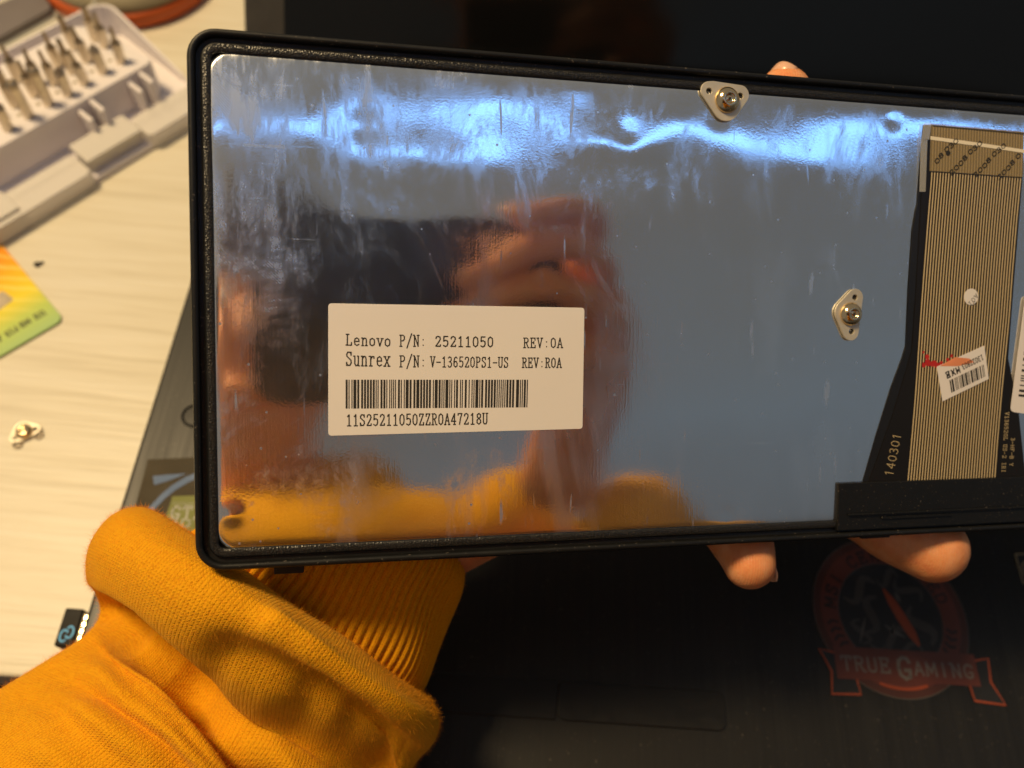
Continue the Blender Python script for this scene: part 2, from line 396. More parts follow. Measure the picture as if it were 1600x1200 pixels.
# ---- stroke lettering (a plain serif typewriter face, and the same without serifs)
G = {
 '0': [[(3,0),(1.2,1.5),(.8,5),(1.2,8.5),(3,10),(4.8,8.5),(5.2,5),(4.8,1.5),(3,0)]],
 '1': [[(1.5,8.3),(3.1,10),(3.1,0)],[(1.4,0),(4.8,0)]],
 '2': [[(1,7.8),(1.5,9.4),(3,10),(4.6,9.3),(5,7.5),(4.3,5.5),(1,.2),(5.1,.2),(5.2,1.6)]],
 '3': [[(1,8.8),(2.6,10),(4.4,9.2),(4.6,7),(3.6,5.4),(2.4,5.2),(3.8,5),(5,3.6),(5,1.6),(3.6,0),(2,0),(.9,1.4)]],
 '4': [[(4,0),(4,10),(.7,3),(5.3,3)],[(3,0),(5,0)]],
 '5': [[(4.9,10),(1.4,10),(1.2,5.4),(3,6.2),(4.7,5.4),(5.1,3.2),(4.4,.8),(2.8,0),(1,1)]],
 '6': [[(4.8,8.8),(3.4,10),(1.8,8.8),(.9,5),(1.2,1.4),(3,0),(4.8,1.2),(5,3.6),(3.8,5.6),(2.2,5.5),(1,3.6)]],
 '7': [[(1,8.6),(1,10),(5.1,10),(3.4,5),(2.6,0)]],
 '8': [[(3,5.4),(1.3,6.6),(1.2,8.8),(3,10),(4.8,8.8),(4.7,6.6),(3,5.4),(1.1,3.8),(1,1.4),(3,0),(5,1.4),(4.9,3.8),(3,5.4)]],
 '9': [[(5,6.4),(3.8,4.5),(2.2,4.4),(1,6.4),(1.2,8.8),(3,10),(4.8,8.6),(5.1,5),(4.2,1.2),(2.6,0),(1.2,1.2)]],
 'A': [[(.8,0),(3,10),(5.2,0)],[(1.6,3.4),(4.4,3.4)],[(0,0),(1.7,0)],[(4.3,0),(6,0)]],
 'B': [[(1.2,0),(1.2,10),(3.6,10),(4.8,8.8),(4.8,6.6),(3.6,5.4),(1.2,5.4)],[(3.6,5.4),(5.2,4),(5.2,1.4),(3.8,0),(1.2,0)]],
 'C': [[(5.2,7.5),(4.6,9.4),(3,10),(1.2,8.2),(.8,5),(1.2,1.8),(3,0),(4.7,.7),(5.3,2.4)]],
 'D': [[(1,0),(1,10),(3.2,10),(4.9,8),(5.2,5),(4.9,2),(3.2,0),(1,0)]],
 'E': [[(5,7.8),(5,10),(.5,10)],[(1.4,10),(1.4,0)],[(.5,0),(5.2,0),(5.2,2.3)],[(1.4,5.2),(3.8,5.2)],[(3.8,4),(3.8,6.4)]],
 'F': [[(5,8),(5,10),(.5,10)],[(1.4,10),(1.4,0)],[(1.4,5.2),(3.8,5.2)]],
 'G': [[(5.2,7.8),(4.4,9.5),(3,10),(1.2,8.2),(.8,5),(1.2,1.8),(3,0),(4.8,1),(5,4),(3.2,4)]],
 'H': [[(1,0),(1,10)],[(5,0),(5,10)],[(1,5),(5,5)]],
 'I': [[(3,0),(3,10)],[(1.8,10),(4.2,10)],[(1.8,0),(4.2,0)]],
 'J': [[(4.4,10),(4.4,2),(3,0),(1.4,.6),(1,2.4)]],
 'L': [[(.4,10),(2.8,10)],[(1.5,10),(1.5,0)],[(.4,0),(5.2,0),(5.2,2.6)]],
 'M': [[(.6,0),(.8,10),(3,2.5),(5.2,10),(5.4,0)]],
 'N': [[(0,10),(1.2,10),(4.9,0),(4.9,10)],[(1.2,10),(1.2,0)],[(.2,0),(2.2,0)],[(3.9,10),(5.9,10)]],
 'O': [[(3,0),(1,1.6),(.7,5),(1,8.4),(3,10),(5,8.4),(5.3,5),(5,1.6),(3,0)]],
 'P': [[(.4,10),(3.6,10),(5,8.8),(5,6.4),(3.6,5),(1.4,5)],[(1.4,10),(1.4,0)],[(.4,0),(2.6,0)]],
 'R': [[(.3,10),(3.5,10),(4.8,8.8),(4.8,6.6),(3.5,5.3),(1.3,5.3)],[(1.3,10),(1.3,0)],[(3,5.3),(4.9,0),(5.9,0)],[(.3,0),(2.4,0)]],
 'S': [[(4.9,7.6),(4.9,9.9)],[(4.9,8.6),(3.8,9.8),(2,9.8),(1,8.4),(1.2,6.8),(3,5.4),(4.8,4),(5.1,2),(4,.3),(2.2,.2),(1,1.6)],[(1,.1),(1,2.4)]],
 'T': [[(.6,8),(.6,10),(5.4,10),(5.4,8)],[(3,10),(3,0)],[(2,0),(4,0)]],
 'U': [[(.1,10),(2.1,10)],[(3.9,10),(5.9,10)],[(1.1,10),(1.1,2),(2,.2),(4,.2),(4.9,2),(4.9,10)]],
 'V': [[(0,10),(1.9,10)],[(4.1,10),(6,10)],[(.9,10),(3,0),(5.1,10)]],
 'X': [[(.8,0),(5.2,10)],[(.8,10),(5.2,0)]],
 'Y': [[(.8,10),(3,5),(5.2,10)],[(3,5),(3,0)]],
 'Z': [[(1,7.8),(1,10),(5,10),(.9,0),(5.2,0),(5.2,2.3)]],
 '/': [[(.6,-1.5),(5.4,11.5)]], '-': [[(.8,4.6),(5.4,4.6)]],
 ':': [[(2.9,1),(3.2,1)],[(2.9,6),(3.2,6)]], '.': [[(2.8,.3),(3.2,.3)]], '!': [[(3,10),(3,3)],[(3,.6),(3,0)]],
 'e': [[(1,3.7),(5,3.7),(4.7,5.8),(3.1,7),(1.4,6),(.9,3.6),(1.4,1),(3.2,0),(5,1)]],
 'n': [[(.3,7),(1.4,7),(1.4,0)],[(1.4,5.3),(2.8,7),(4.2,6.6),(4.7,5),(4.7,0)],[(.5,0),(2.3,0)],[(3.8,0),(5.6,0)]],
 'o': [[(3,0),(1.2,1.2),(.9,3.5),(1.2,5.8),(3,7),(4.8,5.8),(5.1,3.5),(4.8,1.2),(3,0)]],
 'v': [[(.1,7),(1.9,7)],[(4.1,7),(5.9,7)],[(1,7),(3,0),(5,7)]],
 'u': [[(.3,7),(1.4,7),(1.4,1.6),(2.4,0),(3.8,.3),(4.6,1.6)],[(3.7,7),(4.6,7),(4.6,0),(5.6,0)]],
 'r': [[(.5,7),(2,7),(2,0)],[(2,4.8),(3.4,6.9),(4.9,6.8),(5,5.6)],[(.8,0),(3.4,0)]],
 'x': [[(.2,7),(2,7)],[(4,7),(5.8,7)],[(1,7),(5,0)],[(5,7),(1,0)],[(.2,0),(2,0)],[(4,0),(5.8,0)]],
 ' ': []}
def stroke_text(mb, text, A, B, hgt, wd, z, up=None, sx=1., sans=False):
    """typewriter text along A->B in a local plane; A = left end of baseline, B = right end"""
    A = np.array(A[:2], float); B = np.array(B[:2], float); L = np.linalg.norm(B - A); ex = (B - A) / L
    ey = np.array([-ex[1], ex[0]]) if up is None else np.array(up, float)
    adv = L / len(text)
    for i, ch in enumerate(text):
        for pl in G.get(ch, []):
            if sans and len(pl) == 2 and pl[0][1] == pl[1][1] and pl[0][1] in (0, 10): continue
            q = [A + ex * (adv * (i + .5) + (p[0] - 3) / 6 * adv * .86 * sx) + ey * (p[1] / 10 * hgt) for p in pl]
            for a, b in zip(q[:-1], q[1:]):
                d = b - a; l = np.linalg.norm(d)
                if l < 1e-9: continue
                d /= l; nn = np.array([-d[1], d[0]]) * wd / 2; a2 = a - d * wd * .38; b2 = b + d * wd * .38
                z += 2e-8
                mb.add([(*(a2 + nn), z), (*(a2 - nn), z), (*(b2 - nn), z), (*(b2 + nn), z)], [(0, 1, 2, 3)])
def ribbon(mb, pts, wd, z):
    pts = [np.array(p[:2], float) for p in pts]; V = []
    for i, p in enumerate(pts):
        d = (pts[min(i + 1, len(pts) - 1)] - pts[max(i - 1, 0)]); d /= np.linalg.norm(d) + 1e-12
        ww = wd[i] if hasattr(wd, '__len__') else wd
        n = np.array([-d[1], d[0]]) * ww / 2; V += [(*(p + n), z), (*(p - n), z)]
    mb.add(V, [(2 * i, 2 * i + 1, 2 * i + 3, 2 * i + 2) for i in range(len(pts) - 1)])

# ================================================================== SETTING
mb = MB(); mb.box((-.9, .0366, -.022), (.9, 1.1, 0)); tt = mb.obj('tabletop', 'table'); tag(tt, 'cream laminate tabletop with faint embossed wood grain under the laptop', None, None, 'structure'); bevel(tt, .001, 2)
mb = MB(); mb.box((-3, -3, -.76), (3, 3, -.74)); tag(mb.obj('floor', 'dark_floor'), 'dark floor beyond the front edge of the table', None, None, 'structure')

# ================================================================== KEYBOARD PANEL
panel = empty('keyboard_panel', mat=PANEL_M)
tag(panel, 'laptop keyboard module held up, shiny metal back and black frame facing the camera', 'keyboard')
uL = U(299, 470)[0]; vT = U(800, 84)[1]; vB = U(800, 867)[1]; uR = uL + .365
def mkframe():
    prof = [(.3, -.0062), (.0, -.0058), (0, .0004), (.00025, .0011), (.0007, .00135), (.0012, .0012), (.00145, .0008), (.0015, -.0002), (.0023, -.0003),
            (.0025, .0003), (.0028, .0005), (.0041, .0005), (.0043, .0003), (.0044, -.0012), (.0090, -.0012), (.0092, -.0060)]
    prof[0] = (.0004, -.0062)
    V = []; n = None
    for ins, z in prof:
        lp_ = rrect(uL + ins, vB + ins, uR - ins, vT - ins, max(.0055 - ins, .0012), 8); n = len(lp_)
        V += [(x, y, z) for x, y in lp_]
    k = len(prof)
    Fc = [(i * n + j, i * n + (j + 1) % n, (i + 1) * n + (j + 1) % n, (i + 1) * n + j) for i in range(k) for j in range(n) if i < k - 1]
    Fc += [((k - 1) * n + j, (k - 1) * n + (j + 1) % n, (j + 1) % n, j) for j in range(n)]
    Fa = [f for f in Fc]
    o = mesh('frame', V, Fa, 'black_plastic', panel, True)
    o.data.materials.append(MAT['textured_plastic'])
    for i, p in enumerate(o.data.polygons):
        if i // n in (10, 11): p.material_index = 1
    md = o.modifiers.new('edge', 'EDGE_SPLIT'); md.split_angle = math.radians(50)
    return o
mkframe()
# metal sheet with dents
pu0, pu1, pv0, pv1 = uL + .0036, uR - .0036, vB + .0040, vT - .0042
dents = []
def dent(x, y, r, d, ry=None): q = U(x, y); dents.append((q[0], q[1], r, ry or r, d))
dent(572, 196, .0030, -.00008); dent(560, 215, .008, -.00016); dent(980, 212, .0032, -.00010); dent(965, 225, .009, .00014, .004)
dent(905, 130, .0035, .00006); dent(1395, 188, .0022, -.00006); dent(1123, 185, .0022, -.00005); dent(363, 806, .0017, .00016)
dent(1136, 802, .0018, -.00005); dent(848, 437, .0022, -.00003); dent(1150, 460, .002, .00003); dent(1110, 460, .012, -.00007, .009); dent(1080, 640, .022, .00006, .012); dent(1230, 560, .012, .00008, .03); dent(960, 330, .012, .0001, .01); dent(640, 250, .016, .00012, .006); dent(720, 205, .014, -.00006, .006)
dent(420, 190, .018, .00022, .010); dent(800, 250, .016, -.00012, .010); dent(860, 400, .012, .00012); dent(380, 430, .009, .00012, .02)
dent(1200, 240, .018, .00008, .008); dent(1330, 230, .018, -.00008, .006); dent(470, 380, .014, -.00010, .006); dent(620, 350, .014, .00010, .005)
dent(740, 380, .012, -.00010, .006); dent(1100, 600, .03, .00010); dent(1000, 700, .02, -.00010); dent(1270, 300, .02, .00006); dent(1035, 185, .012, .00008, .006)
dent(1020, 300, .002, .00003); dent(1290, 720, .02, .00010, .02)
def sheet_h(u, v):
    h = np.zeros_like(u)
    for (a, b, rx, ry, d) in dents: h += d * np.exp(-((u - a) / rx) ** 2 - ((v - b) / ry) ** 2)
    for k in range(16):
        f = rng2[k, 0] * 70 + 25; th = rng2[k, 1] * PI; h += .0000065 * (60 / f) * np.sin(f * 2 * PI * .5 * (u * math.cos(th) + v * math.sin(th)) + rng2[k, 2] * 7)
    for k in range(10):
        f = rng2[k, 3] * 250 + 160; th = rng2[k, 4] * PI; h += .0000005 * np.sin(f * (u * math.cos(th) * 2 + v * math.sin(th)) * 2 + rng2[k, 5] * 7)
    return h
rng2 = rng.random((20, 6))
def mkplate():
    nx, ny, r = 460, 190, .0045
    vs = pv0 + (pv1 - pv0) * (np.arange(ny) / (ny - 1)); V = []; UV = []
    for v in vs:
        dy = max(0, r - min(v - pv0, pv1 - v)); ins = r - math.sqrt(max(r * r - dy * dy, 0))
        us = pu0 + ins + (pu1 - pu0 - 2 * ins) * (np.arange(nx) / (nx - 1))
        e = np.minimum(np.minimum(us - pu0 - ins, pu1 - ins - us), min(v - pv0, pv1 - v))
        hh = sheet_h(us, np.full(nx, v)) + .0002 - .00012 * np.exp(-e / .0006)
        V += list(zip(us, [v] * nx, hh)); UV += [(u * 10, v * 10) for u in us]
    Fc = [(j * nx + i, j * nx + i + 1, (j + 1) * nx + i + 1, (j + 1) * nx + i) for j in range(ny - 1) for i in range(nx - 1)]
    ring = [i for i in range(nx)] + [j * nx + nx - 1 for j in range(1, ny)] + [(ny - 1) * nx + i for i in range(nx - 2, -1, -1)] + [j * nx for j in range(ny - 2, 0, -1)]
    b = len(V); V += [(V[i][0], V[i][1], -.0011) for i in ring]; UV += [UV[i] for i in ring]
    n = len(ring); Fc += [(ring[k], b + k, b + (k + 1) % n, ring[(k + 1) % n]) for k in range(n)]
    return mesh('back_plate', V, Fc, 'plate', panel, True, uv=UV)
mkplate()
# key bed behind the plate
mb = MB(); mb.prism(ccw(rrect(uL + .0093, vB + .0093, uR - .0093, vT - .0093, .002)), -.0058, -.0013); bevel(mb.obj('key_bed', 'black_plastic', panel), .0002)
# clip tabs along the lower edge
for x0, x1, d in ((427, 474, .0019), (940, 975, .0008), (1350, 1395, .0009)):
    a = U(x0, 880)[0]; b = U(x1, 870)[0]
    mb = MB(); mb.box((a, vB - d, -.0052), (b, vB + .0004, -.0012)); bevel(mb.obj('clip', 'black_plastic', panel), .0002)
# black pocket strip lower right
a = U(1309, 790, .001); yb = U(1400, 752, .001)[1]
mb = MB(); mb.box((a[0], vB + .0020, -.001), (uR - .004, yb, .0011)); bevel(mb.obj('cover_strip', 'black_plastic', panel), .0002)
yb2 = U(1450, 797, .001)[1]
mb = MB(); mb.box((U(1320, 800)[0], yb2 - .0004, .0011), (uR - .006, yb2, .0017)); mb.box((U(1372, 800)[0], yb2 - .0016, .0011), (U(1480, 800)[0], yb2 - .0010, .0015)); bevel(mb.obj('strip_ridge', 'black_plastic', panel), .00008, 1)

def UL(pts, h=.0003): return [tuple(U(x, y, h)[:2]) for x, y in pts]
# ---- flex cable
Z0 = .00055
def flex():
    root = mesh('ribbon_cable', *(lambda mb: (mb.V, mb.F))(_sub()), 'substrate', panel)
    root['label'] = 'black flexible ribbon cable with gold traces'
    return root
def _sub():
    mb = MB()
    pts = UL([(1444, 195), (1437, 330), (1431, 440), (1424, 545), (1419, 565), (1394, 648), (1366, 727), (1355, 756), (1605, 756), (1600, 735), (1590, 640), (1574, 560), (1583, 440), (1592, 330), (1597, 270), (1599, 207)])
    mb.prism(ccw(pts), Z0 - .0001, Z0); return mb
cable = flex()
Lp = UL([(1455, 196), (1453, 268), (1447, 340), (1440, 430), (1435, 500), (1431, 560), (1427, 620), (1421, 690), (1415, 755)])
Rp = UL([(1598, 211), (1596, 272), (1589, 345), (1582, 430), (1577, 500), (1571, 560), (1565, 620), (1559, 690), (1555, 747)])
Lp, Rp = np.array(Lp), np.array(Rp)
NT = 33
def resamp(P, n=28):
    d = np.r_[0, np.cumsum(np.linalg.norm(np.diff(P, axis=0), axis=1))]; t = np.linspace(0, d[-1], n)
    return np.c_[np.interp(t, d, P[:, 0]), np.interp(t, d, P[:, 1])]
Lr, Rr = resamp(Lp), resamp(Rp)
wtr = np.linalg.norm(Rr[0] - Lr[0]) / NT * .40
mb = MB(); mt = MB()
for k in range(NT):
    f = (k + .5) / NT; P = Lr * (1 - f) + Rr * f
    ribbon(mb, P, wtr, Z0 + .00003)
mb.obj('trace', 'gold_trace', cable)['kind'] = 'stuff'
# stiffener at the top: amber film with fine teeth and a white line
mb = MB(); mb.prism(ccw(UL([(1453, 193), (1451, 268), (1596, 277), (1599, 206)])), Z0 + .00004, Z0 + .00005)
MAT['amber'] = plain('amber_film', (.42, .32, .16), .35, alpha=.38); mb.obj('stiffener', 'amber', cable)
mb = MB(); ribbon(mb, UL([(1452, 216), (1525, 226), (1599, 237)]),   .00080, Z0 + .00012); mb.obj('white_line', 'white_line', cable)
mb = MB(); ribbon(mb, UL([(1451, 268), (1596, 278)]), .00022, Z0 + .00011)
for k in range(34):
    x = 1458 + k * 4.2; y = 195 + (x - 1453) * .09; ribbon(mb, UL([(x - 1.7, y + 1.5), (x + 1.7, y + 1.8)]), .00030, Z0 + .00011)
for j in range(6):
    for (dx, dy, ch) in ((0, 60, '2'), (7, 53, '0'), (14, 46, '0'), (20, 38, '8'), (29, 28, '0'), (36, 22, '3'), (43, 16, '0'), (52, -2, '0'), (58, -10, '7'), (62, -14, '5')):
        x = 1412 + j * 37 + dx; y = 205 + j * 3.6 + dy
        if x < 1457 or x > 1594 or y < 203 + (x - 1453) * .09: continue
        stroke_text(mb, ch, U(x - 4, y + 4)[:2], U(x + 4, y - 4)[:2], .0010, .00022, Z0 + .00012)
q = U(1478, 240); mb.prism(circ((q[0], q[1]), .0006, 8), Z0 + .0001, Z0 + .00016)
mb.obj('print', 'ink', cable)
mb = MB(); stroke_text(mb, '140301', U(1392, 745)[:2], U(1406, 677)[:2], .0022, .00020, Z0 + .00003, sans=True)
# text runs upward on the left wing and downward on the right wing
stroke_text(mb, 'V136520L US-2 IRI', U(1568, 643)[:2], U(1562, 738)[:2], .00105, .00016, Z0 + .00003)
stroke_text(mb, '3-HF-B Y', U(1577, 683)[:2], U(1574, 728)[:2], .00105, .00016, Z0 + .00003)
mb.obj('lettering', 'st_gold', cable)
mb = MB(); mb.prism(ccw(UL([(1452, 193), (1441, 193), (1438, 218), (1449, 219)])), Z0 + .0002, Z0 + .0004); mb.prism(ccw(UL([(1447, 219), (1437, 218), (1435, 300), (1444, 300)])), Z0 + .0001, Z0 + .0002)
mb.obj('film_tab', 'clear_film', cable)
# black insulating tape on the left of the cable
pts = [(1443, 196), (1450, 197), (1442, 440), (1430, 545), (1400, 630), (1362, 757), (1346, 757), (1368, 680), (1392, 605), (1409, 560), (1415, 540), (1419, 450), (1425, 360), (1430, 330), (1433, 318)]
mb = MB(); mb.prism(ccw(UL(pts)), .0003, .00042); mb.obj('insulating_tape', 'black_tape', panel)
# round sticker
q = U(1514, 464); st_ = MB(); st_.prism(circ((q[0], q[1]), .00195, 28), Z0 + .00008, Z0 + .00016); rs = st_.obj('round_sticker', 'paper', panel); rs['label'] = 'tiny round white inspection sticker'
mb = MB(); stroke_text(mb, 'AOI', U(1522, 458)[:2], U(1508, 475)[:2], .0010, .00012, Z0 + .0002); stroke_text(mb, '5', U(1520, 470)[:2], U(1516, 475)[:2], .0008, .00012, Z0 + .0002)
mb.obj('print', 'ink', rs)
# small barcode sticker
cs = [(1463, 573), (1537, 540), (1544, 592), (1472, 627)]
mb = MB(); mb.prism(ccw(UL(cs, Z0)), Z0 + .0001, Z0 + .0002); s2 = mb.obj('barcode_sticker', 'paper', panel); s2['label'] = 'small tilted white barcode sticker printed 13022803'
mb = MB(); zz = Z0 + .00025
def lerp(a, b, t): return tuple(np.array(a) * (1 - t) + np.array(b) * t)
def quadpt(c, s, t): return lerp(lerp(c[0], c[1], s), lerp(c[3], c[2], s), t)
def barcode(mb, fn, s0, s1, t0, t1, mods, z):
    x = 0; tot = sum(mods)
    for i, m_ in enumerate(mods):
        if i % 2 == 0:
            a, b = s0 + (s1 - s0) * x / tot, s0 + (s1 - s0) * (x + m_) / tot
            mb.add([(*fn(a, t0), z), (*fn(b, t0), z), (*fn(b, t1), z), (*fn(a, t1), z)], [(0, 3, 2, 1)])
        x += m_
bc = [random.choice((1, 1, 2, 3)) if i % 2 == 0 else random.choice((1, 1, 2)) for i in range(39)]
barcode(mb, lambda s, t: tuple(U(*quadpt(cs, s, t), Z0)[:2]), .20, .93, .52, .88, bc, zz)
stroke_text(mb, '13022803', U(*quadpt(cs, .90, .20))[:2], U(*quadpt(cs, .45, .22))[:2], .0013, .00018, zz)
for s_, w_ in ((.36, .05), (.26, .05), (.15, .05)):
    stroke_text(mb, 'EHX'[int(s_ * 20) % 3], U(*quadpt(cs, s_ + w_, .24))[:2], U(*quadpt(cs, s_ - w_, .24))[:2], .0014, .0003, zz)
    p_ = quadpt(cs, s_, .33); q = U(*p_); mb.prism(circ((q[0], q[1]), .0004, 5), zz, zz + 1e-5)
mb.obj('print', 'ink', s2)
mb = MB(); mb.prism(ccw(UL([(1466, 572), (1490, 558), (1512, 560), (1520, 566), (1494, 572)])), zz - .00004, zz - .00002); mb.obj('stain', 'orange_ink', s2)
mb = MB()
for (x, y, r) in ((1447, 566, 6), (1441, 570, 4), (1455, 568, 6), (1461, 571, 5), (1446, 558, 4), (1484, 556, 3), (1478, 562, 3), (1440, 550, 2), (1468, 568, 4)):
    q = U(x, y); mb.prism([(q[0] + r * .000145 * (1 + .3 * random.uniform(-1, 1)) * math.cos(t), q[1] + r * .00015 * (1 + .3 * random.uniform(-1, 1)) * math.sin(t)) for t in np.linspace(0, 2 * PI, 11)[:-1]], Z0 + .00004, Z0 + .00004 + r * 1e-6)
mb.obj('stain', 'red_ink', cable)
# right-hand label, cut by the picture edge
P4 = [(1577, 643), (1601, 462), (1690, 470), (1668, 655)]
def roundpoly(P, r, n=4):
    out = []; m_ = len(P)
    for i in range(m_):
        p = np.array(P[i]); a = np.array(P[i - 1]) - p; b = np.array(P[(i + 1) % m_]) - p
        a /= np.linalg.norm(a); b /= np.linalg.norm(b)
        for k in range(n + 1):
            t = k / n; out.append(tuple(p + a * r * (1 - t) ** 2 + b * r * t ** 2))
    return out
mb = MB(); mb.prism(ccw(roundpoly(UL(P4, Z0), .0012)), Z0 + .0002, Z0 + .0003); s3 = mb.obj('white_label', 'paper', panel); s3['label'] = 'rounded white barcode label cut by the right edge of the picture'
mb = MB(); barcode(mb, lambda s, t: tuple(U(*quadpt([(1582, 640), (1605, 462), (1680, 470), (1662, 650)], s, t), Z0)[:2]), .12, .93, .06, .6, [random.choice((1, 2, 3)) for _ in range(41)], Z0 + .00032); mb.obj('print', 'ink', s3)

# ---- main paper label
lc = [(513, 474), (913, 481), (910, 670), (513, 681)]
mb = MB(); mb.prism(ccw(roundpoly(UL(lc), .0007)), .0003, .00048); lab = mb.obj('paper_label', 'paper', panel); bevel(lab, .00004, 1)
lab['label'] = 'white paper label printed with part numbers and a barcode'
mb = MB(); zl = .00052
def LT(t, a, b, h, wd=.00023): stroke_text(mb, t, U(*a)[:2], U(*b)[:2], h, wd, zl)
LT('Lenovo', (539, 539), (611, 541), .00215, .00024); LT('P/N:', (623, 541), (666, 541), .00225); LT('25211050', (678, 541), (771, 542), .00205, .00025); LT('REV:0A', (816, 543), (879, 543), .00200)
LT('Sunrex', (539, 571), (610, 572), .00275, .00025); LT('P/N:', (623, 573), (666, 573), .00225); LT('V-136520PS1-US', (671, 573), (794, 574), .00210, .00022); LT('REV:R0A', (814, 574), (877, 574), .00200)
LT('11S25211050ZZR0A47218U', (540, 665), (762, 662), .00225, .00024)
bars = []
for i in range(131): bars.append(random.choice((1, 1, 1, 2, 2, 3)) if i % 2 == 0 else random.choice((1, 1, 1, 2)))
bq = [(540, 593), (824, 593), (823, 636), (540, 638)]
barcode(mb, lambda s, t: tuple(U(*quadpt(bq, s, t))[:2]), 0, 1, 0, 1, bars, zl)
mb.obj('print', 'ink', lab)

# ---- rivet brackets
def bracket(name, lobes, holes, dome, dr, parent, legs=False):
    k = .000136
    pts = []
    for (x, y, r) in lobes: pts += circ((x * k, -y * k), r * k, 28)
    m = holed(hull(pts), [circ((x * k, -y * k), r * k, 12) for x, y, r in holes], .00055)
    m.materials.append(MAT['bracket_metal'])
    o = bpy.data.objects.new(name, m); link(o, parent); bevel(o, .00009, 2)
    mb = MB(); d = dr * k
    mb.lathe((dome[0] * k, -dome[1] * k, .0005), [(d * 1.0, 0), (d * 1.02, .0002), (d * .98, .0005), (d * .86, .0010), (d * .66, .00145), (d * .52, .0016), (d * .44, .00162), (d * .36, .0015), (d * .30, .0011), (d * .22, .0010), (d * .14, .0012)], 32)
    r_ = mb.obj('rivet', 'rivet_metal', o, True)
    mb = MB(); mb.lathe((dome[0] * k, -dome[1] * k, .0016), [(d * .10, 0), (d * .10, .0002)], 10); mb.obj('rivet_hole_shade', 'ink', o)  # dark disc set on the rivet, standing for the shade of its hole
    return o
b1 = bracket('rivet_bracket', [(-27, -13, 14), (27, -10, 15), (3, 10, 23), (-20, -16, 12)], [(-27, -12, 5), (27, -8, 5)], (4, 0), 20.5, panel)
q = U(1129, 158); b1.location = (q[0], q[1], .00045); b1['label'] = 'rounded triangular metal bracket with domed rivet at the top edge'
b2 = bracket('rivet_bracket', [(8, -28, 14.5), (2, 30, 14.5), (-8, -3, 21)], [(7, -28, 5), (3, 29, 5)], (0, 0), 19.5, panel)
q = U(1325, 491); b2.location = (q[0], q[1], .00045); b2['label'] = 'rounded triangular metal bracket with domed rivet beside the ribbon cable'
for xx, yy in ((1101, 147), (1155, 150), (1332, 464), (1328, 521)):
    q = U(xx, yy); mb = MB(); mb.lathe((q[0], q[1], .0004), [(.0006, 0), (.0006, .0001)], 8); mb.obj('bracket_hole_shade', 'ink', panel)  # dark disc laid in each bracket hole in place of the shade inside

# ================================================================== LAPTOP
xl, zt = -.1072, .025
lapm = empty('laptop', (0.08, .13, 0)); tag(lapm, 'black laptop lying open under the held keyboard, stickers on its palm rest', 'laptop')
def lp_(o): o.matrix_parent_inverse = Matrix.Translation((-.08, -.13, 0)); return o
mb = MB(); mb.prism(ccw(rrect(xl, -.004, .285, .272, .006)), .004, zt); o = lp_(mb.obj('base', 'palm', lapm)); bevel(o, .0012, 3)
for fx, fy in ((-.09, .05), (-.09, .25), (.265, .05), (.265, .25)):
    mb = MB(); mb.lathe((fx, fy, 0), [(.006, 0), (.006, .0045)], 16); lp_(mb.obj('foot', 'black_plastic', lapm))
# touchpad with recessed seams: pad, left button strip, right button
def pad(name, px4, h=.0003):
    c = [T(x, y, zt)[:2] for x, y in px4]; mb = MB(); mb.prism(ccw(roundpoly(c, .0022)), zt - .001, zt + h); return bevel(lp_(mb.obj(name, 'bezel', lapm)), .0001, 1)
A0, A1 = T(871, 1063, zt), T(1132, 1080, zt); ytop = A0[1]; ybot = T(1100, 1141, zt)[1]; xdiv = A0[0]; xr = T(1133, 1110, zt)[0]
def rpad(name, x0, y0, x1, y1, r, h):
    mb = MB(); mb.prism(ccw(rrect(x0, y0, x1, y1, r, 4)), zt - .001, zt + h); return bevel(lp_(mb.obj(name, 'pad', lapm)), .0003, 2)
MAT['pad'] = plain('pad_black', (.007, .0065, .0055), .42, nscale=900, nd=.00003, spec=.4)
rpad('touchpad_button', xdiv + .0002, ybot, xr, ytop, .0025, .0006)
rpad('touchpad_button', xdiv - .052, ybot, xdiv - .0002, ytop, .0006, .00045)
rpad('touchpad', xdiv - .052, ytop + .0004, xr, ytop + .055, .0025, -.0001)
# deck recess under the panel
mb = MB(); mb.box((-.09, .12, zt - .001), (.27, .245, zt + .0002)); lp_(mb.obj('key_well', 'black_plastic', lapm))
c = T(300, 650, zt)[:2]; mb = MB(); mb.lathe((c[0] + .0008, c[1], zt - .0003), [(.0042, 0), (.0042, .0009), (.0037, .0011), (.0033, .0006)], 28); lp_(mb.obj('power_button', 'black_plastic', lapm))
# screen
hy = .267; tl = math.radians(38)
sm = Matrix.Translation((0, hy, zt - .004)) @ Matrix.Rotation(PI / 2 - tl, 4, 'X')   # local x right, y up the screen, z out towards the user (-Y)
sm = Matrix.Translation((0, hy, zt - .004)) @ Matrix(((1, 0, 0, 0), (0, math.sin(tl), -math.cos(tl), 0), (0, math.cos(tl), math.sin(tl), 0), (0, 0, 0, 1)))
def scr(mb, name, mat):
    o = mb.obj(name, mat, lapm); o.matrix_parent_inverse = Matrix.Translation((-.08, -.13, 0)); o.matrix_basis = sm; return o
mb = MB(); mb.prism(ccw(rrect(xl, .004, .285, .262, .006)), -.009, 0); lid = bevel(scr(mb, 'screen_lid', 'bezel'), .001, 2)
mb = MB(); mb.box((xl + .0165, .016, .0001), (.285 - .0165, .246, .0004)); scr(mb, 'display', 'black_glass')
mb = MB(); mb.lathe((0, 0, 0), [(.006, 0), (.006, .34)], 18); o = mb.obj('hinge', 'black_plastic', lapm, True); o.matrix_parent_inverse = Matrix.Translation((-.08, -.13, 0)); o.matrix_basis = Matrix.Translation((-.08, hy + .002, zt - .002)) @ Matrix.Rotation(PI / 2, 4, 'Y')
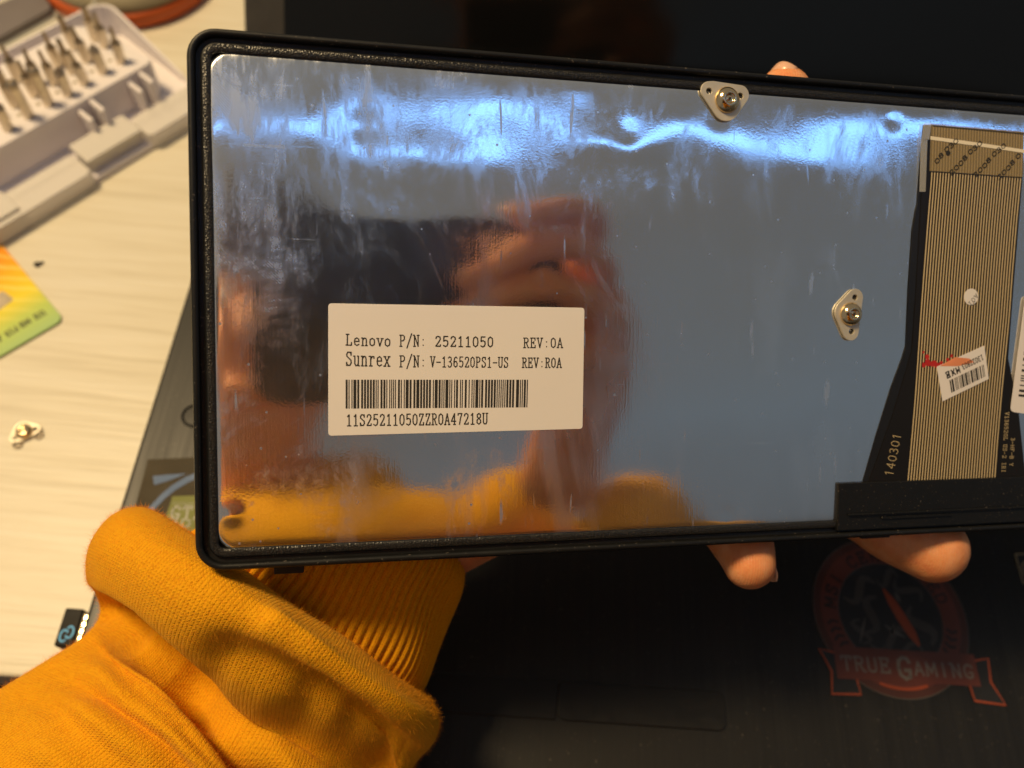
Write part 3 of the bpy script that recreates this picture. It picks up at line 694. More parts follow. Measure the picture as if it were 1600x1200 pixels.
# left stickers
def TP(pts, z=zt): return [tuple(T(x, y, z)[:2]) for x, y in pts]
def flat(mb, pts, z0, z1): mb.prism(ccw(TP(pts)), z0, z1)
mb = MB(); flat(mb, [(231, 718), (320, 714), (320, 850), (196, 850)], zt, zt + .0001); stk = lp_(mb.obj('sticker', 'st_film', lapm)); stk['label'] = 'clear film sticker with a blue swoosh on the palm rest'
mb = MB(); flat(mb, [(239, 744), (262, 742), (292, 740), (262, 752), (241, 758)], zt + .0001, zt + .00015)
mb2 = TP([(310, 742), (292, 750), (272, 762), (255, 776), (236, 796), (222, 815)]); ribbon(mb, mb2, [.0020, .0022, .0021, .0020, .0018, .0016], zt + .00017)
o = mb.obj('mark', 'st_blue', stk)
mb = MB(); flat(mb, [(270, 776), (330, 774), (330, 840), (256, 822), (262, 800)], zt + .0002, zt + .0003); stg = lp_(mb.obj('sticker', 'st_green', lapm)); stg['label'] = 'olive green sticker printed GTX'
mb = MB(); stroke_text(mb, 'GTX', T(264, 812, zt)[:2], T(318, 812, zt)[:2], .0043, .00075, zt + .00034, sans=True)
stroke_text(mb, 'HD', T(258, 824, zt)[:2], T(300, 824, zt)[:2], .0025, .0005, zt + .00034); ribbon(mb, TP([(270, 787), (320, 787)]), .0002, zt + .00034)
mb.obj('print', 'st_dgreen', stg)
# round gaming sticker
cen = T(1391, 962, zt)[:2]; rr = .0254
ax = (T(1530, 1040, zt) - T(1290, 1026, zt))[:2]; ax = ax / np.linalg.norm(ax); ay = np.array([-ax[1], ax[0]])
def S(x, y): return tuple(cen + ax * x * rr + ay * y * rr)
def Sc(r, n=48, a0=0., a1=360.): return [S(r * math.cos(math.radians(a0 + (a1 - a0) * k / n)), r * math.sin(math.radians(a0 + (a1 - a0) * k / n))) for k in range(n if a1 - a0 == 360 else n + 1)]
mb = MB(); mb.prism(ccw(Sc(1.)), zt, zt + .0001); rs = lp_(mb.obj('round_sticker', 'st_red', lapm)); rs['label'] = 'round dark red gaming sticker with a banner across its foot'
mb = MB(); mb.prism(ccw(Sc(.90)), zt + .0001, zt + .00013); mb.obj('ring', 'st_red2', rs)
mb = MB(); mb.prism(ccw(Sc(.665)), zt + .00013, zt + .00017); mb.obj('emblem_field', 'st_black', rs)
mb = MB(); zq = zt + .0002
for i, ch in enumerate('MSI CERTIFIED'):
    a = math.radians(171 - i * 12.6); p = np.array(S(.70 * math.cos(a), .70 * math.sin(a))); tdir = ax * math.sin(a) - ay * math.cos(a); up_ = ax * math.cos(a) + ay * math.sin(a)
    stroke_text(mb, ch, p - tdir * .0021, p + tdir * .0021, .0036, .00062, zq, up=up_, sx=.95, sans=True)
for sg in (-1, 1):
    for k in range(4):
        a = math.radians(90 + sg * (100 + k * 7)); p = np.array(S(.78 * math.cos(a), .78 * math.sin(a)))
        up_ = ax * math.cos(a) + ay * math.sin(a); td = np.array([up_[1], -up_[0]])
        ribbon(mb, [p - up_ * .0018, p + td * .0009, p + up_ * .0018], .0008, zq)
mb.obj('lettering', 'st_black', rs)
mb = MB(); ribbon(mb, [S(-.03, .34), S(.05, .18), (S(.14, -.02)), S(.24, -.22), S(.30, -.36)], [.0006, .0028, .0034, .003, .0008], zq); mb.obj('emblem', 'st_orange', rs)
mb = MB(); ribbon(mb, [S(.12, .30), S(.14, .24), S(.16, .18)], [.0006, .0016, .0005], zq + 2e-5); ribbon(mb, [S(-.1, -.12), S(0, -.2), S(.14, -.26)], [.0004, .0016, .0004], zq); ribbon(mb, [S(-.34, -.05), S(-.40, -.2), S(-.46, -.36)], [.0003, .0009, .0003], zq); ribbon(mb, [S(.02, -.1), S(-.04, -.26)], [.0003, .0009], zq)
mb.obj('emblem', 'st_grey', rs)
mb = MB()
for (x_, y_, a_2, l_, w_3) in ((-.35, .30, 20, .5, .0028), (.30, .34, -50, .4, .0022), (-.25, .0, 60, .5, .0030), (.38, -.1, -75, .5, .0034), (-.05, -.30, 10, .6, .0024), (.05, .48, 0, .3, .0020), (-.42, -.22, 80, .3, .0018), (.1, -.42, -10, .5, .0016)):
    a_2 = math.radians(a_2); P_ = [S(x_ + math.cos(a_2) * l_ * t - .12 * math.sin(a_2) * math.sin(t * 6), y_ + math.sin(a_2) * l_ * t + .12 * math.cos(a_2) * math.sin(t * 6)) for t in np.linspace(-.5, .5, 9)]
    ribbon(mb, P_, [w_3 * math.sin(PI * (i + .6) / 9.5) for i in range(9)], zq - .00002)
mb.obj('emblem', 'st_dull', rs)
mb = MB(); ribbon(mb, Sc(.995, 60, 0, 360) + [Sc(.995, 60)[0]], .00025, zq); ribbon(mb, Sc(.67, 60) + [Sc(.67, 60)[0]], .0002, zq); mb.obj('rim', 'st_grey', rs)
mb = MB(); ribbon(mb, Sc(.88, 20, 250, 290), .0009, zq); mb.obj('rim', 'st_orange', rs)
mb = MB(); mb.prism(ccw([S(-.82, -.42), S(.98, -.42), S(.98, -.80), S(-.82, -.80)]), zq + 3e-5, zq + 8e-5); bn = mb.obj('banner', 'st_red2', rs)
for sg, pts in ((-1, [(-.80, -.50), (-1.0, -.46), (-.88, -.72), (-.92, -.98), (-.56, -.97), (-.58, -.80)]), (1, [(.96, -.50), (1.16, -.46), (1.12, -.74), (1.24, -1.0), (.86, -.97), (.84, -.80)])):
    mb = MB(); mb.prism(ccw([S(*p) for p in pts]), zq, zq + 2e-5); mb.obj('banner_tail', 'st_black', rs)
    mb = MB(); ribbon(mb, [S(*p) for p in pts] + [S(*pts[0])], .0007, zq + 2.6e-5); mb.obj('banner_tail', 'st_orange', rs)
mb = MB(); stroke_text(mb, 'TRUE', S(-.76, -.70), S(-.12, -.70), .0042, .0006, zq + .0001, sx=1.05, sans=True); stroke_text(mb, 'G', S(-.07, -.76), S(.16, -.76), .0064, .0011, zq + .0001, sans=True); stroke_text(mb, 'AMING', S(.15, -.71), S(.94, -.71), .0040, .0006, zq + .0001, sx=1.05, sans=True); mb.obj('lettering', 'st_light', rs)
# gold-edged sticker at the right edge
g4 = [(1586, 866), (1660, 866), (1650, 912), (1598, 911)]
mb = MB(); flat(mb, g4, zt, zt + .0001); gs = lp_(mb.obj('sticker', 'st_black', lapm)); gs['label'] = 'small black sticker with a gold border cut by the right edge'
mb = MB(); ribbon(mb, TP(g4) + TP(g4[:1]), .0004, zt + .00014); ribbon(mb, [tuple(np.array(T(1612, 892, zt)[:2]) + .0034 * np.array((math.cos(t), math.sin(t)))) for t in np.linspace(0, 2 * PI, 24)], .0003, zt + .00014); mb.obj('print', 'st_gold', gs)
mb = MB(); mb.prism(circ(tuple(T(1612, 892, zt)[:2]), .0024, 16), zt + .0001, zt + .00013); mb.obj('print', 'st_blue', gs)

# ================================================================== USB DONGLE
q = T(100, 985, .016); dg = empty('usb_dongle', (xl, q[1], 0)); tag(dg, 'tiny black wireless receiver with a blue ring mark plugged into the laptop side', 'receiver')
ya = T(88, 1010, .016)[1]; yb_ = T(105, 950, .016)[1]; x0 = T(92, 985, .016)[0] - xl; x1 = T(122, 985, .016)[0] - xl; cy = (ya + yb_) / 2 - q[1]; hw = abs(yb_ - ya) / 2
mb = MB(); mb.box((x0, cy - hw, .0105), (x1, cy + hw, .0165)); bevel(mb.obj('cap', 'black_cap', dg), .0006, 3)
mb = MB(); mb.box((x1, cy - hw * .82, .0115), (.010, cy + hw * .82, .0158)); pl = bevel(mb.obj('plug', 'plug_metal', dg), .0002)
mb = MB()
for k in range(4): mb.box((x1 + .0008, cy - hw * .6 + k * hw * .36, .0158), (x1 + .0026, cy - hw * .6 + k * hw * .36 + .0011, .0160))
mb.obj('contact', 'rivet_metal', dg)
mb = MB(); cx_ = (x0 + x1) / 2
for sx_, off in ((-1, -.0007), (1, .0007)):
    pts = [(cx_ + off + .00105 * math.cos(t), cy - hw * .35 + off * .8 + .0017 * math.sin(t)) for t in np.linspace(0.6 + (PI if sx_ > 0 else 0), 0.6 + (PI if sx_ > 0 else 0) + 5.0, 18)]
    ribbon(mb, pts, .00055, .01652 + off * .01)
mb.obj('mark', 'blue_mark', dg)

# ================================================================== CARD
C0 = T(100, 499, .001)[:2]; d1 = (T(0, 557, .001)[:2] - C0); d1 /= np.linalg.norm(d1); d2 = np.array([-d1[1], d1[0]])
if d2 @ (T(5, 402, .001)[:2] - C0) < 0: d2 = -d2
# local x from the far end towards the visible corner so that local axes stay right-handed
cm = Matrix(((d1[0], -d2[0], 0, C0[0]), (d1[1], -d2[1], 0, C0[1]), (0, 0, 1, .0004), (0, 0, 0, 1))) if (d1[0] * d2[1] - d1[1] * d2[0]) < 0 else Matrix(((d1[0], d2[0], 0, C0[0]), (d1[1], d2[1], 0, C0[1]), (0, 0, 1, .0004), (0, 0, 0, 1)))
sg2 = -1 if (d1[0] * d2[1] - d1[1] * d2[0]) < 0 else 1
cd = empty('bank_card', mat=cm); tag(cd, 'green and yellow plastic bank card with a chip at the left edge of the table', 'card')
mb = MB(); ys = sorted((0, sg2 * .054)); mb.prism(ccw(rrect(0, ys[0], .0856, ys[1], .0032)), 0, .0008); bevel(mb.obj('card_body', 'card', cd), .0001, 1)
inv = np.array(cm.inverted())
def CL(x, y): p = T(x, y, .0012); return (inv @ np.array([*p, 1]))[:2]
mb = MB(); c1 = CL(22, 468); c2 = CL(-20, 498); c3 = CL(4, 454); mb.prism(ccw(roundpoly([tuple(c1), tuple(c2), tuple(c2 + (c3 - c1)), tuple(c3)], .001)), .0008, .00088); mb.obj('chip', 'chip', cd)
mb = MB()
for t_, (a_, b2_) in zip(('US', 'MB', 'FIS', 'A'), (((68, 484), (50, 494)), ((45, 497), (28, 507)), ((24, 509), (6, 521)), ((1, 524), (-10, 531)))):
    stroke_text(mb, t_, CL(*a_), CL(*b2_), .0024, .0005, .00086)
mb.obj('lettering', 'ink', cd)

# ================================================================== SCREW and LOOSE BRACKET
q = T(57, 412, .001); scw = empty('screw', tuple(q)); tag(scw, 'tiny black screw lying on the cream tabletop', 'screw')
mb = MB(); mb.lathe((0, 0, -.0004), [(.0006, -.0006), (.0011, -.0002), (.0012, .0003), (.0008, .0006)], 14); mb.obj('head', 'ink', scw, True)
mb = MB(); mb.lathe((0, 0, 0), [(.0005, 0), (.0005, .0022), (.0002, .0026)], 10); o = mb.obj('shaft', 'ink', scw, True); o.rotation_euler = (0, PI / 2, .6); o.location = (0, 0, -.0004)
q = T(40, 678, .001); lb = empty('loose_bracket', (q[0], q[1], 0)); tag(lb, 'loose steel rivet bracket lying on the tabletop below the bank card', 'bracket')
bb = bracket('bracket_plate', [(-26, 0, 13), (26, 0, 13), (0, -8, 25)], [(-26, 0, 6.5), (26, 0, 6.5)], (0, -6), 21, lb)
bb.rotation_euler = (math.radians(14), 0, math.radians(36)); bb.location = (0, 0, .0012)
for sx_ in (-1, 1):
    mb = MB(); n = 16; V = []; Fc = []
    for i in range(n):
        for j in range(6):
            a, b = 2 * PI * i / n, 2 * PI * j / 6; V.append(((.0014 + .00035 * math.cos(b)) * math.cos(a), (.0014 + .00035 * math.cos(b)) * math.sin(a), .00035 * math.sin(b)))
            Fc.append((i * 6 + j, ((i + 1) % n) * 6 + j, ((i + 1) % n) * 6 + (j + 1) % 6, i * 6 + (j + 1) % 6))
    o = mesh('foot_loop', V, Fc, 'dark_steel', lb, True); a = math.radians(36); o.location = (sx_ * .0036 * math.cos(a) + .0012, sx_ * .0036 * math.sin(a) - .0018, .0006)

# ================================================================== BIT CASE
O = T(0, 385, 0)[:2]; ea = (T(290, 205, 0)[:2] - O); ea /= np.linalg.norm(ea)
casem = Matrix(((ea[0], -ea[1], 0, O[0]), (ea[1], ea[0], 0, O[1]), (0, 0, 1, 0), (0, 0, 0, 1)))     # local x along the case, y towards its back
case = empty('bit_case', mat=casem); tag(case, 'open white plastic case of screwdriver bits standing at the upper left of the table', 'case')
ci = np.array(casem.inverted())
def K(x, y, z): return (ci @ np.array([*T(x, y, z), 1]))[:2]
print('block', K(0, 229, .02), K(240, 95, .02), 'backrim', K(110, 25, .02), 'corner', K(165, 20, .018), 'step', K(205, 245, .0), K(262, 130, .004))
x0, x1 = -.075, .1125
mb = MB(); mb.prism(ccw(rrect(x0, .001, x1 - .0005, .0745, .007)), 0, .0028); bevel(mb.obj('tray_floor', 'white_plastic', case), .0003)
def wallring(z0, z1, ins0, th):
    a = rrect(x0 + ins0, .014 + ins0, x1 - ins0, .076 - ins0, .009, 6); b = rrect(x0 + ins0 + th, .014 + ins0 + th, x1 - ins0 - th, .076 - ins0 - th, .0075, 6); n = len(a)
    V = [(p[0], p[1], z0) for p in a] + [(p[0], p[1], z1) for p in a] + [(p[0], p[1], z1) for p in b] + [(p[0], p[1], z0) for p in b]
    # the wall stands high at the back and right and drops towards the front
    hz = lambda p: .0045 + .0135 * min(1, max(0, (p[1] - .020) / .018))
    V = [(x, y, hz((x, y)) if z == z1 else z) for x, y, z in V]
    Fc = []
    for k in range(4): Fc += [(k * n + i, k * n + (i + 1) % n, ((k + 1) % 4) * n + (i + 1) % n, ((k + 1) % 4) * n + i) for i in range(n)]
    return V, Fc
bevel(mesh('tray_wall', *wallring(.0005, .018, 0, .0014), 'white_plastic', case), .0003)
kk0, kk1 = K(128, 250, .005)[0], K(206, 205, .005)[0]
MAT['frosted'] = plain('frosted_plastic', (.78, .75, .70), .35, alpha=.72)
for xa, xb in ((x0, kk0 - .002), (kk1 + .002, x1 + .012)):
    mb = MB(); mb.prism(ccw(rrect(xa, -.0005, xb, .0142, .003)), .0004, .0085); bevel(mb.obj('front_ledge', 'frosted', case), .0008, 3)
# raised block
yb0 = K(120, 162, .02)[1]; xe = K(240, 95, .02)[0]
mb = MB(); mb.prism(ccw([(x0 + .006, yb0), (xe - .002, yb0), (xe, yb0 + .002), (xe - .003, .058), (xe - .010, .066), (x0 + .006, .066)]), .0022, .020); bevel(mb.obj('bit_holder', 'white_plastic', case), .0008, 3)
# cradle posts in front of the block
for px_, py_ in ((132, 165), (205, 118)):
    k = K(px_, py_, .017)
    mb = MB(); mb.box((k[0] - .0042, yb0 - .009, .0022), (k[0] - .0022, yb0 + .001, .017)); mb.box((k[0] + .0022, yb0 - .009, .0022), (k[0] + .0042, yb0 + .001, .0185)); bevel(mb.obj('clip_post', 'white_plastic', case), .0005)
# latches on the front wall
MAT['lid_clear'] = plain('lid_clear', (.80, .79, .72), .22, alpha=.34)
k0, k1 = K(128, 250, .005), K(206, 205, .005)
mb = MB(); mb.box((kk0 - .001, .0045, .001), (kk1 + .001, .0135, .0098)); mb.box((kk0 - .001, .0030, .0092), (kk1 + .001, .0165, .0108)); bevel(mb.obj('latch', 'frosted', case), .0006)
mb = MB(); mb.box((kk0 - .058, .0020, .0086), (kk0 - .034, .0150, .0102)); bevel(mb.obj('latch', 'frosted', case), .0006)
# opened clear lid behind
def lidring(z0, z1, ins, th, X0, X1, Y0, Y1, r=.009):
    a = rrect(X0 + ins, Y0 + ins, X1 - ins, Y1 - ins, r); b = rrect(X0 + ins + th, Y0 + ins + th, X1 - ins - th, Y1 - ins - th, r - .001); n = len(a)
    V = [(p[0], p[1], z0) for p in a] + [(p[0], p[1], z1) for p in a] + [(p[0], p[1], z1) for p in b] + [(p[0], p[1], z0) for p in b]; Fc = []
    for k in range(4): Fc += [(k * n + i, k * n + (i + 1) % n, ((k + 1) % 4) * n + (i + 1) % n, ((k + 1) % 4) * n + i) for i in range(n)]
    return V, Fc
lr_ = K(143, 3, .012)
XL1 = lr_[0] + .003
o = mesh('lid', *lidring(.001, .015, 0, .0016, x0, XL1, .0785, .152), 'lid_clear', case); bevel(o, .0005)
mb = MB(); mb.prism(ccw(rrect(x0 + .001, .080, XL1 - .001, .151, .008)), .0004, .0016); mb.obj('lid_panel', 'lid_clear', case)
mb = MB(); mb.lathe((0, 0, 0), [(.0018, 0), (.0018, .10)], 14); o = mb.obj('hinge', 'white_plastic', case, True); o.rotation_euler = (0, PI / 2, 0); o.location = (-.03, .0775, .010)
# dark thing showing through the lid
mb = MB(); kk = K(35, 20, .005); mb.prism(ccw(roundpoly([(kk[0] - .02, kk[1] - .008), (kk[0] + .012, kk[1] - .006), (kk[0] + .016, kk[1] + .012), (kk[0] - .02, kk[1] + .014)], .003)), .0017, .005)
g_ = mb.obj('grey_pad', 'grey_dark', None) if 'grey_dark' in MAT else None
if g_ is None:
    MAT['grey_dark'] = plain('grey_dark', (.16, .14, .14), .5, nscale=200); g_ = mb.obj('foam_pad', 'grey_dark', None)
g_.matrix_world = casem; tag(g_, 'dark grey pad lying in the open clear lid of the bit case', 'pad')

# bits: base pixel, tip pixel (scaled), kind
bits = [(190, 97, 170, 52, 1), (165, 72, 146, 45, 1), (162, 113, 157, 92, 2), (133, 130, 120, 98, 1), (137, 95, 124, 58, 1), (118, 75, 104, 43, 0), (114, 113, 96, 72, 0),
        (92, 102, 72, 54, 1), (107, 148, 93, 118, 2), (86, 130, 68, 88, 1), (77, 163, 60, 120, 3), (60, 130, 45, 74, 1), (55, 148, 33, 104, 1), (30, 125, 14, 92, 1),
        (46, 182, 29, 136, 3), (25, 165, 5, 122, 0), (14, 202, -2, 155, 2), (150, 62, 137, 30, 0), (-6, 180, -18, 140, 1), (10, 140, 0, 100, 0)]
BZ = .020
def make_bit(kind, lengths):
    r = .0022
    prof = [(r * .94, 0), (r, .0003), (r, lengths), (r * .9, lengths + .0004)]
    b = MB(); b.lathe((0, 0, 0), prof, 6 if kind == 0 else 12)
    sh = b.obj('shank', 'bit_steel', None)
    t = MB(); L2 = lengths + .0004
    if kind == 3:
        t.lathe((0, 0, 0), [(r * 1.05, L2 - .001), (r * 1.12, L2), (r * 1.08, L2 + .0012), (r * .7, L2 + .0020), (r * .55, L2 + .0016)], 12)
    elif kind == 2:
        t.lathe((0, 0, 0), [(r * .9, L2), (r * 1.05, L2 + .0006), (r * .6, L2 + .0016), (r * .25, L2 + .0030)], 8)
    elif kind == 1:
        t.lathe((0, 0, 0), [(r * .85, L2), (r * .45, L2 + .0022), (r * .36, L2 + .0068), (r * .28, L2 + .0075)], 10)
    else:
        t.lathe((0, 0, 0), [(r * .8, L2), (r * .62, L2 + .0018), (r * .58, L2 + .0060), (r * .3, L2 + .0068)], 6)
    tp = t.obj('tip', 'dark_steel', None); return sh, tp
protos = {k: make_bit(k, {0: .010, 1: .0095, 2: .0105, 3: .016}[k]) for k in range(4)}
kn = {0: 'steel bit with flat dark blade', 1: 'steel bit with thin pointed tip', 2: 'short steel bit, dark stubby point', 3: 'long round-mouthed socket bit'}
used = set(); where = ['nearest the block corner by the held panel', 'second from the right in the back row', 'in the front row by the right-hand post', 'in the front row between the two posts', 'in the middle row, second from the right', 'in the back row left of the dark-tipped pair', 'in the middle row, third from the right',
                       'in the back row, fourth from the right', 'in the front row behind the left-hand post', 'in the middle row just behind the front point', 'in the front row, right one of the two sockets', 'in the back row, fifth from the right', 'in the middle row behind the sockets', 'back row, far left',
                       'in the front row, left one of the two sockets', 'in the middle row, far left', 'front row, far left', 'tallest dark one in the back corner by the lid', 'half cut off by the left edge of the picture', 'in the back row cut by the left edge']
for i, (bx, by, tx, ty, k) in enumerate(bits):
    p = T(bx, by, BZ)
    e = empty('driver_bit', (p[0], p[1], BZ - .0002)); tag(e, kn[k] + ', ' + where[i], 'bit', 'screwdriver bits standing in the white case')
    for src in protos[k]:
        if k in used: c = src.copy(); COL.objects.link(c)
        else: c = src
        c.parent = e
    used.add(k)
    # holders lean the bits back a little
    e.rotation_euler = (math.radians(random.uniform(-7, -1)), math.radians(random.uniform(-3, 3)), random.uniform(0, 3))
    e.rotation_euler = (Matrix.Rotation(math.radians(random.uniform(-3, 3)), 3, 'X') @ Matrix.Rotation(math.radians(random.uniform(-3, 3)), 3, 'Y') @ Matrix.Rotation(random.uniform(0, 3), 3, 'Z')).to_euler()
mb = MB()
for px_, py_ in ((144, 112), (117, 129), (172, 95), (90, 145), (60, 163), (30, 180)):
    k = K(px_, py_, BZ); mb.lathe((k[0], k[1], .01995), [(.0009, 0), (.0009, .0002)], 10)
mb.obj('marking', 'grey_plastic', case)

# rounded grey and orange thing at the top edge
q = T(203, -34, 0); tp_ = empty('tape_reel', (q[0], q[1], 0)); tag(tp_, 'rounded grey and orange reel half seen at the top edge behind the bit case', 'reel')
rad = float(np.linalg.norm(T(228, 47, 0)[:2] - q[:2]))
mb = MB(); mb.lathe((0, 0, 0), [(rad * .9, 0), (rad, .002), (rad, .008), (rad * .97, .009)], 48); mb.obj('orange_rim', 'orange_plastic', tp_, True)
mb = MB(); mb.lathe((0, 0, .0091), [(rad * .96, 0), (rad * .97, .003), (rad * .86, .007), (rad * .74, .009)], 48); mb.obj('grey_cover', 'grey_plastic', tp_, True)
mb = MB(); mb.lathe((0, 0, .0236), [(rad * .74, -.0062), (rad * .74, -.0050), (rad * .68, -.0048), (rad * .68, -.006)], 48); mb.obj('cover_rim', 'white_plastic', tp_, True)

# ================================================================== PERSON
person = empty('person', tuple(W(500, 1500, -.05))); tag(person, 'person in a chunky orange knitted sweater holding the keyboard module from behind in one hand', 'person')
def pp(o): o.parent = person; o.matrix_parent_inverse = Matrix.Translation(person.location).inverted(); return o

def smooth_path(P, n):
    P = np.array(P, float); k = len(P); out = []
    for t in np.linspace(0, k - 1, n):
        i = min(int(t), k - 2); f = t - i
        p0, p1, p2, p3 = P[max(i - 1, 0)], P[i], P[i + 1], P[min(i + 2, k - 1)]
        out.append(.5 * (2 * p1 + (p2 - p0) * f + (2 * p0 - 5 * p1 + 4 * p2 - p3) * f * f + (3 * p1 - p0 - 3 * p2 + p3) * f ** 3))
    return np.array(out)
def pl_dist(x, y, line):
    d = np.full(x.shape, 1e9); side = np.zeros(x.shape)
    for (ax_, ay_), (bx_, by_) in zip(line[:-1], line[1:]):
        vx, vy = bx_ - ax_, by_ - ay_; L2 = vx * vx + vy * vy
        t = np.clip(((x - ax_) * vx + (y - ay_) * vy) / L2, 0, 1); qx, qy = ax_ + t * vx, ay_ + t * vy
        dd = np.hypot(x - qx, y - qy); s_ = np.sign(vx * (y - ay_) - vy * (x - ax_))
        m_ = dd < d; d = np.where(m_, dd, d); side = np.where(m_, s_, side)
    return d, side
def tube_sections(secs, ns, nt, shape=None):
    """secs: (left px, right px, h, depth half-axis); closed elliptical rings lying under the panel plane"""
    L = smooth_path([W(*s[0], s[2]) for s in secs], ns); Rr_ = smooth_path([W(*s[1], s[2]) for s in secs], ns)
    b = smooth_path([[s[3], s[3], s[3]] for s in secs], ns)[:, 0]
    bow = smooth_path([[(s[4] if len(s) > 4 else 0)] * 3 for s in secs], ns)[:, 0]
    th = np.linspace(0, 2 * PI, nt, endpoint=False); V = np.zeros((ns, nt, 3))
    for i in range(ns):
        c = (L[i] + Rr_[i]) / 2; a = (Rr_[i] - L[i]) / 2
        vw_ = CAM - c; nrm = vw_ - a * (vw_ @ a) / (a @ a); nrm /= np.linalg.norm(nrm); fwd_ = np.cross(nrm, a); fwd_ /= np.linalg.norm(fwd_)
        ct, st_2 = np.cos(th), np.sin(th)
        se = np.sign(st_2) * np.abs(st_2) ** .9
        V[i] = c + np.outer(ct, a) + np.outer(se, nrm) * b[i] + np.outer(np.clip(st_2, 0, 1) ** 2, fwd_) * bow[i]
    return V, L, Rr_
def normals(V):
    du = np.roll(V, -1, 1) - np.roll(V, 1, 1); ds = np.gradient(V, axis=0); n = np.cross(du, ds); n /= np.linalg.norm(n, axis=2, keepdims=True) + 1e-12
    c = V.mean(axis=1, keepdims=True); s_ = np.sign(((V - c) * n).sum(2).mean()); return n * s_
def to_px(V):
    c = (V - CAM) @ M; return 800 + F * c[..., 0] / -c[..., 2], 600 - F * c[..., 1] / -c[..., 2]
def tube_mesh(name, V, mat, parent, uv_scale=True):
    rc = np.vstack([np.zeros((1, V.shape[1])), np.cumsum(np.linalg.norm(np.diff(V, axis=0), axis=2), axis=0)])
    kk_ = max(3, V.shape[1] // 12); rc = sum(np.roll(rc, q_, 1) for q_ in range(-kk_, kk_ + 1)) / (2 * kk_ + 1)
    ns, nt, _ = V.shape
    circ_ = np.linalg.norm(V - np.roll(V, 1, 1), axis=2).sum(1).mean()
    run = np.r_[0, np.cumsum(np.linalg.norm(np.diff(V, axis=0), axis=2).mean(1))]
    Vf = V.reshape(-1, 3)
    Vf = np.vstack([Vf, V[:, 0]])                                      # seam column
    Fc = []; seam = ns * nt
    for i in range(ns - 1):
        for j in range(nt):
            a = i * nt + j; d_ = (i + 1) * nt + j
            b_2 = i * nt + j + 1 if j < nt - 1 else seam + i; c_2 = (i + 1) * nt + j + 1 if j < nt - 1 else seam + i + 1
            Fc.append((a, b_2, c_2, d_))
    uv = np.zeros((len(Vf), 2))
    for i in range(ns):
        uv[i * nt:(i + 1) * nt, 0] = np.arange(nt) / nt * circ_; uv[i * nt:(i + 1) * nt, 1] = rc[i]; uv[seam + i] = (circ_, rc[i, 0])
    o = mesh(name, Vf, Fc, mat, None, True, uv=uv); return o

# ---- sleeve body
secs = [((330, 850), (585, 1035), -.041, .018, -.002), ((300, 842), (620, 1066), -.040, .0215, -.001), ((262, 822), (650, 1090), -.038, .0290, .0), ((222, 797), (662, 1108), -.037, .034, .0), ((176, 808), (662, 1128), -.036, .039, .0), ((140, 850), (650, 1165), -.036, .040, .0),
        ((128, 905), (626, 1210), -.037, .034), ((140, 955), (618, 1250), -.046, .030), ((120, 985), (600, 1300), -.045, .035), ((60, 1030), (590, 1350), -.043, .040), ((-20, 1090), (560, 1420), -.042, .042), ((-200, 1230), (440, 1560), -.04, .045), ((-420, 1430), (300, 1800), -.045, .047)]
V, _, _ = tube_sections(secs, 300, 520)
px_, py_ = to_px(V); n_ = normals(V); front = np.clip((n_ @ PN) * 1.6, 0, 1)
disp = np.zeros(px_.shape)
def crease(line, depth, wd, asym=0.):
    global disp
    d, s_ = pl_dist(px_, py_, line); w_ = wd * (1 + asym * s_); disp += depth * np.exp(-(d / w_) ** 2) * front
crease([(120, 945), (160, 950), (205, 970), (265, 1020), (325, 1080), (385, 1145), (430, 1205), (460, 1250)], -.0135, 20, .3)
crease([(165, 925), (260, 965), (340, 1040), (400, 1110), (450, 1180)], .0012, 30)
crease([(150, 870), (260, 905), (380, 965), (470, 1010)], .0012, 60)
crease([(365, 1025), (430, 1050), (500, 1092), (560, 1130), (610, 1180)], -.0040, 46)
crease([(480, 1120), (540, 1160), (590, 1210)], -.003, 40)
crease([(320, 1050), (380, 1075), (435, 1110), (480, 1160), (500, 1220)], .0012, 30)
crease([(430, 975), (500, 1025), (560, 1070), (655, 1108)], .0020, 26)
crease([(60, 1045), (130, 1075), (190, 1120), (240, 1170), (270, 1220)], -.0020, 26)
crease([(150, 1010), (230, 1060), (300, 1130), (350, 1200)], .0026, 36)
crease([(540, 1160), (600, 1170), (660, 1180)], -.002, 22)
crease([(0, 1120), (90, 1150), (150, 1220)], -.0016, 26)
base_ = [(120, 945), (160, 950), (205, 970), (265, 1020), (325, 1080), (385, 1145), (430, 1205), (470, 1290)]
for off, dp, wd_ in ((34, .0007, 11), (62, -.0011, 13), (92, .0009, 14), (118, -.0010, 13), (150, .0010, 18), (188, -.0015, 18), (235, .0012, 24), (290, -.0016, 24)):
    crease([(x - off * .72 + 6 * math.sin(x * .05 + off), y + off * .70 + 5 * math.sin(y * .04 + off)) for x, y in base_], dp, wd_)
